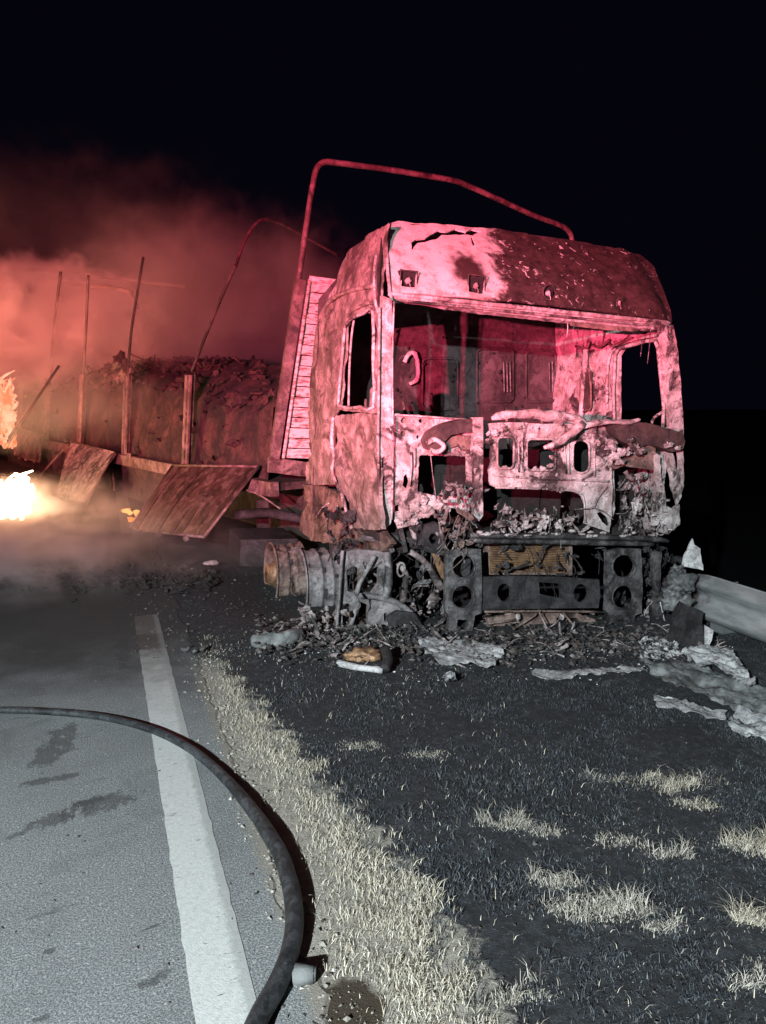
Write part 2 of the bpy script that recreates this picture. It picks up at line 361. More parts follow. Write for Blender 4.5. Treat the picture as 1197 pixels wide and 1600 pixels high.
M['dry'] = island('dry_grass', [(.22, .19, .14), (.42, .375, .285), (.50, .46, .36), (.36, .335, .28), (.58, .55, .47), (.28, .25, .20)])
M['dryw'] = island('bleached_grass', [(.22, .20, .16), (.36, .34, .29), (.46, .45, .40), (.30, .28, .22)])
M['burnt'] = island('charred_grass', [(.012, .015, .019), (.06, .072, .085), (.02, .025, .031), (.10, .118, .135), (.015, .018, .022), (.045, .056, .068), (.022, .027, .033), (.19, .19, .18)], .7)
M['hose'] = burnt('wet_hose_rubber', (.045, .05, .055), (.018, .02, .022), (.01, .011, .012), (.5, .7), (.4, .6), 14, rough=.42, metal=0, bump=.35)
M['hose'].node_tree.nodes['Principled BSDF'].inputs['Specular IOR Level'].default_value = .2
M['rail'] = simple('galvanised_steel', (.27, .29, .30), .45, .6, .25, 9, .15)
M['railb'] = burnt('scorched_galvanised', (.20, .21, .21), (.10, .10, .10), (.03, .03, .03), sc=8, metal=.4)
M['stone'] = simple('concrete_lump', (.13, .14, .14), .85, sc=30, var=.15)
M['rubble'] = island('burnt_rubble', [(.02, .018, .018), (.07, .06, .058), (.03, .027, .027), (.12, .11, .105), (.022, .02, .02), (.09, .07, .06), (.04, .037, .037), (.26, .25, .24)])
M['grit'] = island('grit', [(.30, .28, .24), (.18, .17, .15), (.40, .38, .34), (.12, .12, .11)])
M['cloth'] = simple('pale_cloth', (.55, .56, .57), .85, sc=14, var=.15)
M['load'] = burnt('charred_load', (.085, .045, .04), (.032, .022, .02), (.012, .010, .010), (.42, .62), (.4, .6), 3, rough=.95, bump=1.)
def bark(name, c): return simple(name, c, .8, sc=15, var=.4)
M['trail'] = burnt('trailer_paint', (.24, .18, .165), (.10, .065, .058), (.026, .02, .018), (.5, .66), (.4, .6), 5, rough=.6)
M['board'] = burnt('scorched_side_board', (.24, .17, .15), (.085, .045, .04), (.025, .017, .016), (.46, .6), (.38, .56), 7, rough=.4, metal=.35)
M['tdark'] = burnt('sooty_trailer_steel', (.075, .055, .05), (.04, .03, .028), (.015, .012, .012), rough=.8)
def emis(name, col, st, sc=4.):
    m = bpy.data.materials.new(name); m.use_nodes = True; t = m.node_tree; t.nodes.clear()
    e = t.nodes.new('ShaderNodeEmission'); o = t.nodes.new('ShaderNodeOutputMaterial'); nz = t.nodes.new('ShaderNodeTexNoise'); nz.inputs['Scale'].default_value = sc; nz.inputs['Detail'].default_value = 6
    g = t.nodes.new('ShaderNodeNewGeometry'); t.links.new(g.outputs['Position'], nz.inputs['Vector'])
    r = t.nodes.new('ShaderNodeValToRGB'); r.color_ramp.elements[0].position = .38; r.color_ramp.elements[0].color = (col[0]*.6, col[1]*.25, col[2]*.1, 1); r.color_ramp.elements[1].position = .6; r.color_ramp.elements[1].color = (*col, 1)
    t.links.new(nz.outputs['Fac'], r.inputs[0]); t.links.new(r.outputs[0], e.inputs[0]); e.inputs[1].default_value = st; t.links.new(e.outputs[0], o.inputs[0]); return m
M['flame'] = emis('flame', (1., .78, .5), 30.)
M['flame2'] = emis('flame_red', (1., .40, .26), 1.6, 6.)
M['ember'] = emis('ember_glow', (1., .45, .15), 1.6, 9)

# ------------------------------------------------------------ the setting
def gridmesh(name, xs, ys, zf, mat, kind='structure', bump=.0):
    V = []; nx, ny = len(xs), len(ys)
    for y in ys:
        for x in xs:
            z = float(zf(x, y))
            if bump and x > .5 and x < 6 and y < 12: z += bump*(mn.noise(Vector((x*1.7, y*1.7, 0)))+.5*mn.noise(Vector((x*6, y*6, 1))))*sm((x-.5)/.4)
            V.append((x, y, z))
    Fc = [(j*nx+i, j*nx+i+1, (j+1)*nx+i+1, (j+1)*nx+i) for j in range(ny-1) for i in range(nx-1)]
    return mk(name, V, Fc, mat, None, True, origin=Vector((0, 0, 0)), kind=kind)
def gz(x, y):
    z = float(verge_z(x, y))
    if x > .5 and x < 6 and y < 12: z += .018*(mn.noise(Vector((x*1.7, y*1.7, 0)))+.5*mn.noise(Vector((x*6, y*6, 1))))*sm((x-.5)/.4)
    return z
xs = [-200, -80, -30, -12, -8, -7.3]+[-7.2]+[.36, .38, .42]+list(np.arange(.47, 6, .07))+[6.5, 8, 12, 30, 80, 200]
ys = [-60, -10, -2]+list(np.arange(.4, 12, .09))+[14, 20, 40, 90, 200]
gridmesh('ground', xs, ys, lambda x, y: verge_z(x, y)-.004-(.05 if -7.25 < x < .37 else 0), M['ground'], bump=.018)
V = []; Fc = []; yy = list(np.arange(-4, 14, .035))+[20, 40, 90, 190]
for i, y in enumerate(yy):
    e = .455+.035*mn.noise(Vector((0, y*3, 0)))+.02*mn.noise(Vector((0, y*11, 4)))+.016*mn.noise(Vector((2, y*34, 4))); V += [(-7.2, y, 0), (e, y, 0), (e+.02, y, -.01)]
    if i: k = 3*i; Fc += [(k-3, k-2, k+1, k), (k-2, k-1, k+2, k+1)]
mk('road', V, Fc, M['road'], None, False, origin=Vector((0, 0, 0)), kind='structure')
V = []; Fc = []
for a, b in ((-3., 5.6), (9, 30)):
    n = int((b-a)/.06)
    for i in range(n+1):
        y = a+(b-a)*i/n; k = len(V); V += [(.142+.006*mn.noise(Vector((1, y*14, 0))), y, .002), (.304+.007*mn.noise(Vector((5, y*16, 0))), y, .002)]
        if i: Fc.append((k-2, k-1, k+1, k))
mk('edge_line', V, Fc, M['line'], None, origin=Vector((0, 0, 0)), kind='structure')

# ------------------------------------------------------------ grass
def blades(name, X, Y, h, wd, lean, mat, **kw):
    n = len(X); Z = np.array([gz(a, b) for a, b in zip(X, Y)])-.004 if n < 1500 else verge_z(X, Y)+.0
    if n >= 1500: Z = Z-.006
    a = rng.uniform(0, 2*np.pi, n); ph = rng.uniform(0, 2*np.pi, n); l = lean*rng.uniform(.2, 1.3, n)*h
    dx, dy = np.cos(a)*wd/2, np.sin(a)*wd/2; lx, ly = np.cos(ph)*l, np.sin(ph)*l
    V = np.empty((n, 5, 3)); V[:, 0] = np.c_[X-dx, Y-dy, Z]; V[:, 1] = np.c_[X+dx, Y+dy, Z]
    V[:, 2] = np.c_[X+dx*.8+lx*.35, Y+dy*.8+ly*.35, Z+h*.6]; V[:, 3] = np.c_[X-dx*.8+lx*.35, Y-dy*.8+ly*.35, Z+h*.6]; V[:, 4] = np.c_[X+lx, Y+ly, Z+h*np.clip(1-lean*.25, .3, 1)]
    me = bpy.data.meshes.new(name); base = np.arange(n)*5
    L = np.empty((n, 7), np.int32); L[:, 0:4] = base[:, None]+[0, 1, 2, 3]; L[:, 4:7] = base[:, None]+[3, 2, 4]
    org = np.array([X.mean(), Y.mean(), Z.min()])
    me.vertices.add(n*5); me.vertices.foreach_set('co', (V-org).ravel()); me.loops.add(n*7); me.loops.foreach_set('vertex_index', L.ravel())
    me.polygons.add(n*2); ls = np.empty((n, 2), np.int32); ls[:, 0] = np.arange(n)*7; ls[:, 1] = ls[:, 0]+4; me.polygons.foreach_set('loop_start', ls.ravel())
    me.update(calc_edges=True); me.materials.append(mat)
    o = bpy.data.objects.new(name, me); S.collection.objects.link(o); o.location = org; return prop(o, **kw)
def nz2(X, Y, s, k=0): return np.array([mn.noise(Vector((a*s, b*s, k))) for a, b in zip(X, Y)])
n = 190000; X = rng.uniform(.45, 2.0, n); Y = rng.uniform(.9, 5.0, n); B = bx(Y); q = nz2(X, Y, 2.6); q2 = nz2(X, Y, 9., 3); q3 = nz2(X, Y, 24., 5)
pud = gp(545, 1570); offp = np.hypot(X-pud.x, Y-pud.y) > .10+.05*q2
dens = np.clip((X-.53-.06*np.sin(Y*3)-.08*q)/.28, 0, 1)*np.clip((B+.10*q+.14*q2+.05*q3-X)/.06, 0, 1)
prob = np.clip(dens*(.80+.7*q2+.5*q+.5*q3), 0, 1)
keep = (rng.uniform(0, 1, n) < prob) | (rng.uniform(0, 1, n) < .05)*(X < B+.08)*(X > .52) | (rng.uniform(0, 1, n) < .006)*(X > B); keep &= offp | (rng.uniform(0, 1, n) < .06)
X, Y, q2k = X[keep], Y[keep], q2[keep]; n = len(X)
blades('dry_grass', X, Y, rng.uniform(.010, .036, n)*(1+.5*q2k), rng.uniform(.0014, .0030, n), .95, M['dry'], label='strip of short dry yellow grass along the asphalt edge', cat='grass', kind='stuff')
n = 300000; X = rng.uniform(.6, 5.4, n); Y = 1.0+4.6*rng.uniform(0, 1, n)**1.25; q = nz2(X[:n], Y[:n], 3.5, 9); q2 = nz2(X, Y, 11., 4)
keep = (X > bx(Y)+.10*q-.06)*(rng.uniform(0, 1, n) < (.62+1.3*q+.9*q2)*np.clip(1-(Y-3.0)/2.4, .12, 1))*(Y < 4.9+.5*q); X, Y, q2 = X[keep], Y[keep], q2[keep]; n = len(X)
blades('burnt_grass', X, Y, rng.uniform(.006, .026, n)*(1+.7*q2)*np.clip(1.1-(Y-3.2)*.3, .45, 1), rng.uniform(.0014, .0032, n), 1.3, M['burnt'], label='charred black grass stubble covering the verge', cat='grass', kind='stuff')
TUFTS = [((1050, 1222), .20, .07, 260, 'dry', 'wide yellow tuft of dry grass, the farthest large one from the camera'),
 ((1095, 1258), .09, .035, 60, 'dry', 'low yellow remnant tuft just below the wide far tuft'),
 ((945, 1216), .09, .05, 60, 'dryw', 'pale tuft with two long stalks standing left of the wide yellow tuft'),
 ((792, 1290), .085, .09, 120, 'dryw', 'upright straw tuft with a short clump trailing to its right, near the dry strip'),
 ((848, 1298), .09, .035, 60, 'dryw', 'low pale patch trailing off to the right of the upright straw tuft'),
 ((968, 1312), .09, .04, 50, 'dryw', 'short flat grey tuft in the middle of the burnt grass'),
 ((1045, 1332), .09, .07, 45, 'dryw', 'sparse grey tuft with one tall leaning blade'),
 ((1175, 1320), .12, .10, 200, 'dry', 'tall yellow tuft cut by the right edge of the frame'),
 ((868, 1378), .085, .07, 90, 'dryw', 'small ash grey tuft left of and above the bushy pale tuft'),
 ((938, 1425), .15, .085, 240, 'dryw', 'bushy pale tuft standing in the centre of the burnt verge'),
 ((885, 1420), .06, .05, 50, 'dryw', 'small tuft touching the left side of the bushy pale tuft'),
 ((1035, 1448), .07, .035, 50, 'dryw', 'thin low tuft trailing right of the bushy pale tuft'),
 ((1192, 1440), .07, .12, 120, 'dry', 'tall narrow tuft at the right edge below the yellow tuft'),
 ((1170, 1530), .09, .04, 60, 'dryw', 'flattened ash pale tuft in the lower right corner'),
 ((820, 1555), .08, .06, 70, 'dryw', 'pale tuft beside the lower end of the dry strip'),
 ((565, 1165), .09, .03, 60, 'dryw', 'row of short white blades in the burnt area near the strip'),
 ((672, 1180), .08, .02, 50, 'dryw', 'faint low line of pale grass farther right on the burnt area')]
for (p, r, h, n, m, lab) in TUFTS:
    c = gp(*p, z=-.1); k = 3
    for _ in range(3): c = gp(*p, z=gz(c.x, c.y))
    nc = 7; ca = rng.uniform(-r, r, nc)*.95; cb = rng.normal(0, r*.22, nc)-ca*rng.uniform(-.1, .5); cs = r*rng.uniform(.06, .22, nc); ch = rng.uniform(.25, 1., nc); ch[0] = 1.
    n = int(n*3.2); k = rng.integers(0, nc, n); a = ca[k]+rng.normal(0, 1, n)*cs[k]*1.5; b = cb[k]+rng.normal(0, 1, n)*cs[k]*.8; hh = h*rng.uniform(.1, .95, n)**1.1*ch[k]+.006; hh[:5] = h*rng.uniform(1., 1.35, 5)
    n2 = n; a = np.r_[a, rng.normal(0, r*.6, n2)]; b = np.r_[b, rng.normal(0, r*.24, n2)-.2*a[-n2:]]; hh = np.r_[hh, rng.uniform(.005, .014, n2)]; n = n+n2
    blades('grass_tuft', c.x+a, c.y+b, hh, rng.uniform(.0012, .0028, n), 1.1, M[m], label=lab, cat='grass tuft', group='unburnt grass tufts on the verge')

# ------------------------------------------------------------ hose
hp = [(-260, 1112), (-120, 1110), (0, 1109), (80, 1112), (160, 1120), (235, 1139), (295, 1168), (340, 1204), (378, 1245), (412, 1290), (438, 1335), (455, 1388), (460, 1440), (452, 1490), (432, 1540), (404, 1590), (385, 1640), (360, 1720)]
pts = []; rs = []
for i, (px, py) in enumerate(hp):
    r = .0175+.0105*sm((py-1110)/260.); q = gp(px, py, r*1.0); pts.append(Vector((q.x, q.y, r*.95))); rs.append(r)
MB().tube(pts, rs, 20, 8, wob=.04).out('fire_hose', M['hose'], None, True, label='thick wet black fire hose curving over the road line in the foreground', cat='hose')
# loose stones
def stone(px, py, r, sq, seed, mat, lab, name='stone', cat='stone'):
    q = gp(px, py, 0); q = gp(px, py, gz(q.x, q.y)); m = MB(); m.chunk((q.x, q.y, q.z+r*sq[2]*.55), r, seed, sq, .35, 3); return m.out(name, mat, None, True, label=lab, cat=cat)
m = MB(); q = gp(475, 1524, .012); a = .25; ax = (Vector((math.cos(a), -math.sin(a), .05)), Vector((math.sin(a), math.cos(a), 0)), Vector((0, 0, 1)))
bm = bmesh.new(); bmesh.ops.create_cube(bm, size=1); bmesh.ops.bevel(bm, geom=bm.edges[:], offset=.10, segments=2, affect='EDGES')
V = [Vector((q.x, q.y, .018))+ax[0]*(v.co.x*.066*(1+.15*v.co.y))+ax[1]*(v.co.y*.055)+ax[2]*(v.co.z*.036) for v in bm.verts]; Fc = [tuple(v.index for v in f.verts) for f in bm.faces]; bm.free()
mk('stone', V, Fc, M['stone'], None, True, label='small square pale concrete lump lying beside the hose', cat='stone')

exec_parts = True
# ============================================================ the burnt truck
CF = Frame((1.74, 4.98, -.21), .5, 2.6); W = 2.45
truck = empty('burnt_truck', tuple(CF(1.2, 1.5, 0)), 'burnt out high roof truck cab with no windshield, tyres or grille, on the verge', 'truck')
def yf(x, z):
    y = 0 if z < 1.65 else .15*(z-1.65)
    if z > 2.38: y += .75*(z-2.38)**1.5
    for d in (x, W-x):
        if d < .14: y += (.14-max(d, -.1))**2*1.6
    return y
FS = lambda u, v: CF(u, yf(u, v), v)                       # front skin
def FP(y): return lambda u, v: CF(u, y, v)                 # plane across the cab
def inset(z): return .22*max(0, z-2.3)**1.3
SL = lambda u, v: CF(inset(v)+.0+(.35*max(0, u-1.7)**2), u, v)            # left skin (u back, v up)
SR = lambda u, v: CF(W-inset(v)*.9, u, v)
G = (1., 1.5)
# roof front
outer = P(FS, [(610, 349), (622, 345), (640, 347), (700, 351), (770, 358), (850, 369), (920, 380), (975, 391), (1000, 398), (1020, 416), (1032, 442), (1043, 470), (1051, 503), (960, 489), (850, 476), (720, 464), (617, 456), (606, 456), (604, 410)], G)
crack = P(FS, [(642, 380), (650, 374), (664, 373), (672, 367), (684, 361), (696, 363), (712, 357), (728, 362), (738, 357), (752, 363), (738, 367), (722, 366), (704, 367), (690, 368), (680, 375), (664, 379), (652, 380), (643, 391)], G)
crack2 = P(FS, [(735, 370), (738, 369), (742, 380), (739, 385)], G)
soc = [(626, 426, 650, 449), (731, 433, 757, 458), (847, 446, 867, 468), (962, 466, 972, 480)]
hs = [P(FS, [(a, b), (c, b+2), (c-1, d), (a+1, d-2)] if i_ < 2 else circ(((a+c)/2, (b+d)/2), (c-a)/2, 10, 1.2), G) for i_, (a, b, c, d) in enumerate(soc)]
roofp = sheet('roof_front_panel', FS, outer, [crack, crack2]+hs, .012, M['roof'], truck, .045, .016, .005, 3)
for i, (a, b, c, d) in enumerate(soc):
    big_ = i < 2
    u, v = solve(FS, (a+c)/2, (b+d)/2, G); y = yf(u, v); m = MB(); s = (c-a)/1200*5.8/2+.006
    m.box(CF(u, y+.035, v), (CF.ex, CF.ey, CF.ez), (s, .012, s)); m.out('marker_lamp_recess', M['soot'], roofp)
    m = MB(); m.tube([CF(u+s*1.05*math.cos(t), y-.012, v+s*1.05*math.sin(t)) for t in np.linspace(.4, 5.6, 9)] if not big_ else [CF(u-s, y-.012, v-s), CF(u+s, y-.012, v-s), CF(u+s, y-.004, v+s), CF(u-s, y-.004, v+s), CF(u-s, y-.012, v-s)], .006, 6, 1); m.out('marker_lamp_frame', M['brown'], roofp, True)
    m = MB(); m.chunk(CF(u+.004, y+.01, v-.005), .022, i+3, amp=.5); m.tube([CF(u, y, v), CF(u+.01, y-.02, v-.05), CF(u-.015, y-.02, v-.10)], .003, 5); m.out('marker_lamp_bulb', M['ash'], roofp, True)
# roof top surface, following the front's upper edge backwards
RT_ = P(FS, [(612, 349), (700, 351), (850, 369), (965, 389), (1004, 401)], G); RU = [q[0] for q in RT_]; RV = [q[1] for q in RT_]
def RF(u, b): vt = float(np.interp(u, RU, RV)); return CF(u, yf(u, vt)+b, vt-.015-.22*max(0, b-.25)**1.4+.015*mn.noise(Vector((u*2, b*2, 0))))
sheet('roof_skin', RF, [(RU[0]+.01, 0), (RU[-1]-.01, 0), (2.3, 1.2), (.2, 1.2)], [], .01, M['brown'], truck, .12, .0, .004)
# header strips
hL, hR = P(FS, [(606, 459)], G)[0], P(FS, [(1051, 506)], G)[0]
def fpt(px, py, off=0):
    u, v = solve(FS, px, py, G); return CF(u, yf(u, v)-off, v)
m = MB(); m.tube([fpt(x, 459+(x-606)*.104, .01) for x in (606, 700, 800, 900, 1000, 1050)], .016, 8, 3, wob=.3); m.out('header_bead', M['ash'], truck, True)
sheet('windshield_header', FS, P(FS, [(616, 460), (720, 469), (850, 484), (960, 495), (1050, 505), (1050, 517), (1000, 513), (940, 507), (900, 503), (850, 497), (760, 487), (700, 478), (655, 470), (616, 467)], G), [], .05, M['ash'], truck, .03, .006, .006, 5)
m = MB(); m.tube([fpt(x, 468+(x-606)*.10, .015) for x in (616, 700, 800, 900, 1000, 1046)], .010, 8, 3, wob=.3); m.out('header_bead', M['ashdark'], truck, True)
sheet('sun_visor', FP(.12), P(FP(.12), [(889, 501), (960, 508), (1005, 512), (992, 518), (950, 516), (892, 509)], G), [], .006, M['rust'], truck, .03, .004, .002)
for x, y, l in ((1017, 508, 62), (1003, 530, 28), (887, 505, 22), (858, 480, 14)):
    a = fpt(x, y); m = MB(); m.tube([a, a-CF.ez*(l/1200*5.8*.5)+CF.ex*.004, a-CF.ez*(l/1200*5.8)], [.003, .004, .001], 5); m.out('melted_drip', M['ash'], truck, True)
# left side skin
sideO = P(SL, [(608, 350), (592, 356), (572, 369), (548, 391), (535, 406), (529, 430), (521, 452), (509, 480), (495, 505), (492, 515), (489, 555), (484, 610), (479, 665), (475, 710), (472, 752), (500, 758), (523, 757), (526, 735), (523, 700), (524, 655), (530, 640), (560, 644), (588, 646), (592, 560), (596, 480), (599, 455), (601, 400)], (.8, 1.8))
win = P(SL, [(541, 512), (549, 500), (572, 489), (585, 487), (586, 560), (586, 636), (566, 636), (548, 638), (533, 634), (531, 625), (536, 570)], (.8, 1.8))
gap = P(SL, [(598, 376), (602, 384), (604, 410), (603, 448), (598, 452), (595, 430), (596, 400)], (.8, 1.8))
side = sheet('cab_side_panel', SL, sideO, [win], .015, M['side'], truck, .05, .03, .010, 9, 3.5)
m = MB(); lp = [SL(*q) for q in win]; m.tube([p-CF.ex*.012 for p in lp]+[lp[0]-CF.ex*.012], .013, 6, 2, wob=.3); m.out('window_frame', M['ash'], side, True)
m = MB(); pp = [SL(*q) for q in P(SL, [(551, 500), (547, 530), (544, 580), (543, 634)], (.8, 1.8))]; m.tube([p+CF.ex*.01 for p in pp], .009, 6, 3); m.out('window_channel', M['ash'], side, True)
pp = P(SL, [(568, 608), (575, 602), (587, 606), (587, 640), (566, 641)], (.8, 1.8))
sheet('quarter_window_remnant', lambda u, v: SL(u, v)+CF.ex*.05, pp, [], .01, M['ashdark'], side, .03)
m = MB(); pp = [SL(*q)-CF.ex*.012 for q in P(SL, [(500, 502), (512, 478), (530, 462), (560, 452), (590, 446)], (.8, 2))]; m.tube(pp, .018, 7, 4, wob=.5)
pp = [SL(*q)-CF.ex*.012 for q in P(SL, [(545, 494), (555, 484), (578, 474), (590, 474)], (.8, 2))]; m.tube(pp, .014, 7, 4, wob=.5); m.out('drip_rail', M['side'], side, True)
# torn dark seam and folded edge at the front corner of the high roof
m = MB(); pp = [fpt(*q, .0)-CF.ex*.02 for q in ((600, 372), (599, 400), (596, 425), (596, 452), (599, 478))]; m.tube(pp, [.004, .012, .016, .012, .004], 7, 4); m.out('roof_seam_gap', M['soot'], truck, True)
m = MB(); pp = [fpt(*q, .01) for q in ((608, 350), (605, 380), (605, 420), (608, 452), (612, 470))]; m.tube(pp, .011, 7, 4, wob=.5)
pp = [fpt(*q, .01)-CF.ex*.03 for q in ((594, 400), (590, 430), (592, 470), (598, 490))]; m.tube(pp, .011, 7, 4, wob=.5); m.out('roof_seam_lip', M['ash'], truck, True)
# door
SD = lambda u, v: CF(-.03+.02*math.sin(u*4), u, v)
door = sheet('door', SD, P(SD, [(526, 650), (560, 645), (588, 648), (590, 740), (593, 828), (575, 828), (553, 825), (548, 800), (541, 780), (531, 760), (526, 738), (521, 705), (526, 680)], (.8, 1.2)), [], .03, M['side'], truck, .04, .03, .012, 14, 6)
m = MB(); pp = [SD(*q)-CF.ex*.015 for q in P(SD, [(524, 652), (521, 690), (524, 715), (522, 735), (530, 758), (540, 782), (546, 806), (553, 826)], (.8, 1.2))]; m.tube(pp, .014, 7, 4, wob=.7); m.out('melted_edge', M['ash'], door, True)
# sill under the rear of the cab
sheet('side_skirt', lambda u, v: CF(.02, u, v), P(lambda u, v: CF(.02, u, v), [(474, 757), (505, 760), (528, 770), (540, 790), (520, 800), (476, 782)], (1.5, 1)), [], .02, M['rust'], truck, .04, .03, .012)
# A pillars
ap = sheet('a_pillar', FP(-.01), P(FP(-.01), [(597, 462), (613, 468), (611, 560), (612, 645), (613, 740), (611, 818), (602, 828), (593, 820), (593, 700), (595, 560)], G), [P(FP(-.01), q, G) for q in ([(596, 718), (600, 712), (601, 730), (597, 738)], [(598, 745), (601, 742), (600, 762), (596, 766)])], .04, M['ash'], truck, .022, .010, .005, 21)
m = MB(); m.tube([CF(*(lambda q: (q[0], -.03, q[1]))(solve(FP(-.03), x, y, G))) for x, y in ((593, 480), (592, 600), (591, 700), (594, 826))], .010, 6, 3, wob=.3); m.out('pillar_bead', M['ash'], ap, True)
m = MB(); m.tube([CF(*(lambda q: (q[0], -.03, q[1]))(solve(FP(-.03), x, y, G))) for x, y in ((616, 470), (613, 560), (614, 700), (612, 812))], .007, 6, 3, wob=.3); m.out('pillar_bead', M['ash'], ap, True)
ap2 = sheet('a_pillar', FP(.03), P(FP(.03), [(1034, 508), (1053, 508), (1058, 545), (1063, 590), (1067, 640), (1068, 680), (1050, 672), (1043, 640), (1041, 590), (1038, 540)], G), [], .06, M['ash'], truck, .025, .012, .005, 25)
m = MB(); m.tube([CF(W-.02, .06, z)+CF.ex*dx for z, dx in ((1.62, -.12), (1.70, -.10), (1.76, 0))], .012, 6, 4)
m.out('grab_handle', M['ash'], ap2, True)
# right wall, seen from inside
rO = [(.05, .75), (1.75, .75), (1.75, 2.55), (1.3, 2.8), (.45, 2.8), (.15, 2.42), (.03, 1.7)]
rw = P(SR, [(967, 556), (974, 545), (1000, 538), (1030, 533), (1036, 560), (1040, 600), (1042, 668), (1000, 668), (966, 668)], (.5, 1.8))
rw2 = P(SR, [(914, 586), (920, 580), (928, 580), (930, 636), (924, 640), (914, 640)], (1.2, 1.8))
rwall = sheet('right_side_panel', SR, rO, [rw], .03, M['ash'], truck, .06, .012, .006, 31)
m = MB(); lp = [SR(*q)-CF.ex*.04 for q in rw]; m.tube(lp+[lp[0]], .016, 6, 2, wob=.3)
lp = [SR(*q)-CF.ex*.03 for q in P(SR, [(953, 640), (954, 575), (962, 548), (985, 534), (1030, 524)], (.6, 1.8))]; m.tube(lp, .014, 6, 3, wob=.3); m.out('window_frame', M['ash'], rwall, True)
m = MB(); pts4 = [SR(*q)-CF.ex*.045 for q in rw2]; m.tube(pts4+[pts4[0]], .010, 6, 2); m.out('pocket_frame', M['rust'], rwall, True)
m = MB(); c = sum(pts4, Vector())/len(pts4); m.box(c, (CF.ex, CF.ey, CF.ez), (.008, .07, .17)); m.out('pocket', M['brown'], rwall)
m = MB(); m.tube([CF(W-.05, 1.15, z) for z in (1.4, 1.8, 2.3)], .025, 8, 3, wob=.3); m.out('b_pillar', M['ash'], rwall, True)
m = MB()
for k in range(3): m.tube([SR(.5+.3*k, 2.36)-CF.ex*.05, SR(.7+.2*k, 2.3)-CF.ex*.09, SR(.8+.25*k, 2.33)-CF.ex*.06], .012, 6, 3, wob=.5)
m.out('hanging_trim', M['rust'], rwall, True)
# interior: back wall with pressed panels, floor, tunnel
YB = 1.72
inn = burnt('cab_interior', (.11, .08, .085), (.05, .032, .035), (.02, .013, .013), (.44, .6), (.4, .62), 3.2, rough=.8)
back = sheet('back_wall', FP(YB), [(.0, .7), (W, .7), (W, 2.62), (2.2, 2.9), (.25, 2.9), (0, 2.6)], [], .02, inn, truck, .09, .03, .0, 40)
for (a, b, c, d) in ((745, 545, 802, 628), (822, 548, 868, 628), (660, 560, 715, 640)):
    q = [FP(YB-.02)(*t) for t in P(FP(YB-.02), rrect(a, b, c, d, 8), G)]; m = MB(); m.tube(q+[q[0]], .012, 6, 1); m.out('pressed_rib', inn, back, True)
for x in (858, 863, 869, 787, 792, 797):
    q = [FP(YB-.03)(*t) for t in P(FP(YB-.03), [(x, 565), (x+1, 612)], G)]; m = MB(); m.tube(q, .006, 6, 1); m.out('pressed_rib', M['ashdark'], back, True)
m = MB()
for i in range(60): p = FP(YB-.025)(rng.uniform(.1, 2.4), rng.uniform(1.5, 2.5)); m.chunk(p, rng.uniform(.006, .02), i, (1, .5, 1), .5, 1)
m.out('scorch_fleck', M['soot'], back, True, kind='stuff')
q = P(FP(YB-.06), [(632, 566), (640, 552), (650, 556), (653, 590), (640, 600)], G); m = MB(); m.tube([FP(YB-.06)(*t) for t in q], .02, 6, 4, wob=.6); m.out('seat_belt_reel', M['ash'], back, True)
m = MB(); m.box(CF(W/2, .9, .78), (CF.ex, CF.ey, CF.ez), (W/2-.03, .8, .03)); m.out('cab_floor', M['soot'], truck)
m = MB(); m.box(CF(W/2-.1, 1.05, 1.0), (CF.ex, CF.ey, CF.ez), (.45, .6, .2)); m.out('engine_tunnel', M['soot'], truck)
# seat frames (springs and rails)
for sx in (.55, 1.95):
    m = MB(); 
    for dx in (-.22, .22): m.tube([CF(sx+dx, .9, .95), CF(sx+dx, .95, 1.25), CF(sx+dx, 1.25, 1.32), CF(sx+dx*.8, 1.45, 1.75)], .015, 6, 4)
    for k in range(6): z = 1.3+.07*k; m.tube([CF(sx-.2, 1.24+.03*k, z), CF(sx, 1.27+.03*k, z-.02), CF(sx+.2, 1.24+.03*k, z)], .005, 5, 2)
    m.out('seat_frame', M['rust'], truck, True)
# ---- front firewall, left bay
f1 = P(FP(.02), [(616, 646), (660, 649), (705, 653), (742, 657), (742, 700), (742, 812), (728, 800), (712, 795), (697, 792), (680, 795), (668, 803), (655, 812), (640, 822), (622, 826), (616, 812), (615, 730)], G)
h1 = [P(FP(.02), [(655, 711), (690, 712), (729, 713), (729, 745), (727, 770), (705, 775), (690, 777), (664, 771), (652, 768)], G), P(FP(.02), circ((631, 657), 4.5, 10), G), P(FP(.02), circ((630, 678), 4.5, 10), G), P(FP(.02), circ((657, 658), 3, 8), G),
      P(FP(.02), [(630, 744), (636, 740), (639, 752), (636, 764), (629, 758)], G), P(FP(.02), [(614.5+4, 790), (624, 788), (625, 799), (618, 800)], G), P(FP(.02), circ((653, 683), 3, 8), G), P(FP(.02), circ((700, 662), 2, 8), G)]
fl = sheet('left_firewall', FP(.02), f1, h1, .015, M['ash'], truck, .03, .022, .008, 50, 8)
for pts5 in ([(616, 648), (740, 656)], [(642, 706), (643, 730), (640, 760)], [(648, 700), (648, 730)]):
    q = [FP(-.005)(*t) for t in P(FP(-.005), pts5, G)]; m = MB(); m.tube(q, .007, 6, 3, wob=.4); m.out('pressed_rib', M['ash'], fl, True)
for i, (cx, cy) in enumerate(((631, 657), (630, 678))):
    u, v = solve(FP(.05), cx, cy, G); m = MB(); m.box(CF(u, .06, v), (CF.ex, CF.ey, CF.ez), (.03, .006, .03)); m.out('plug', M['rust'], fl)
m = MB(); 
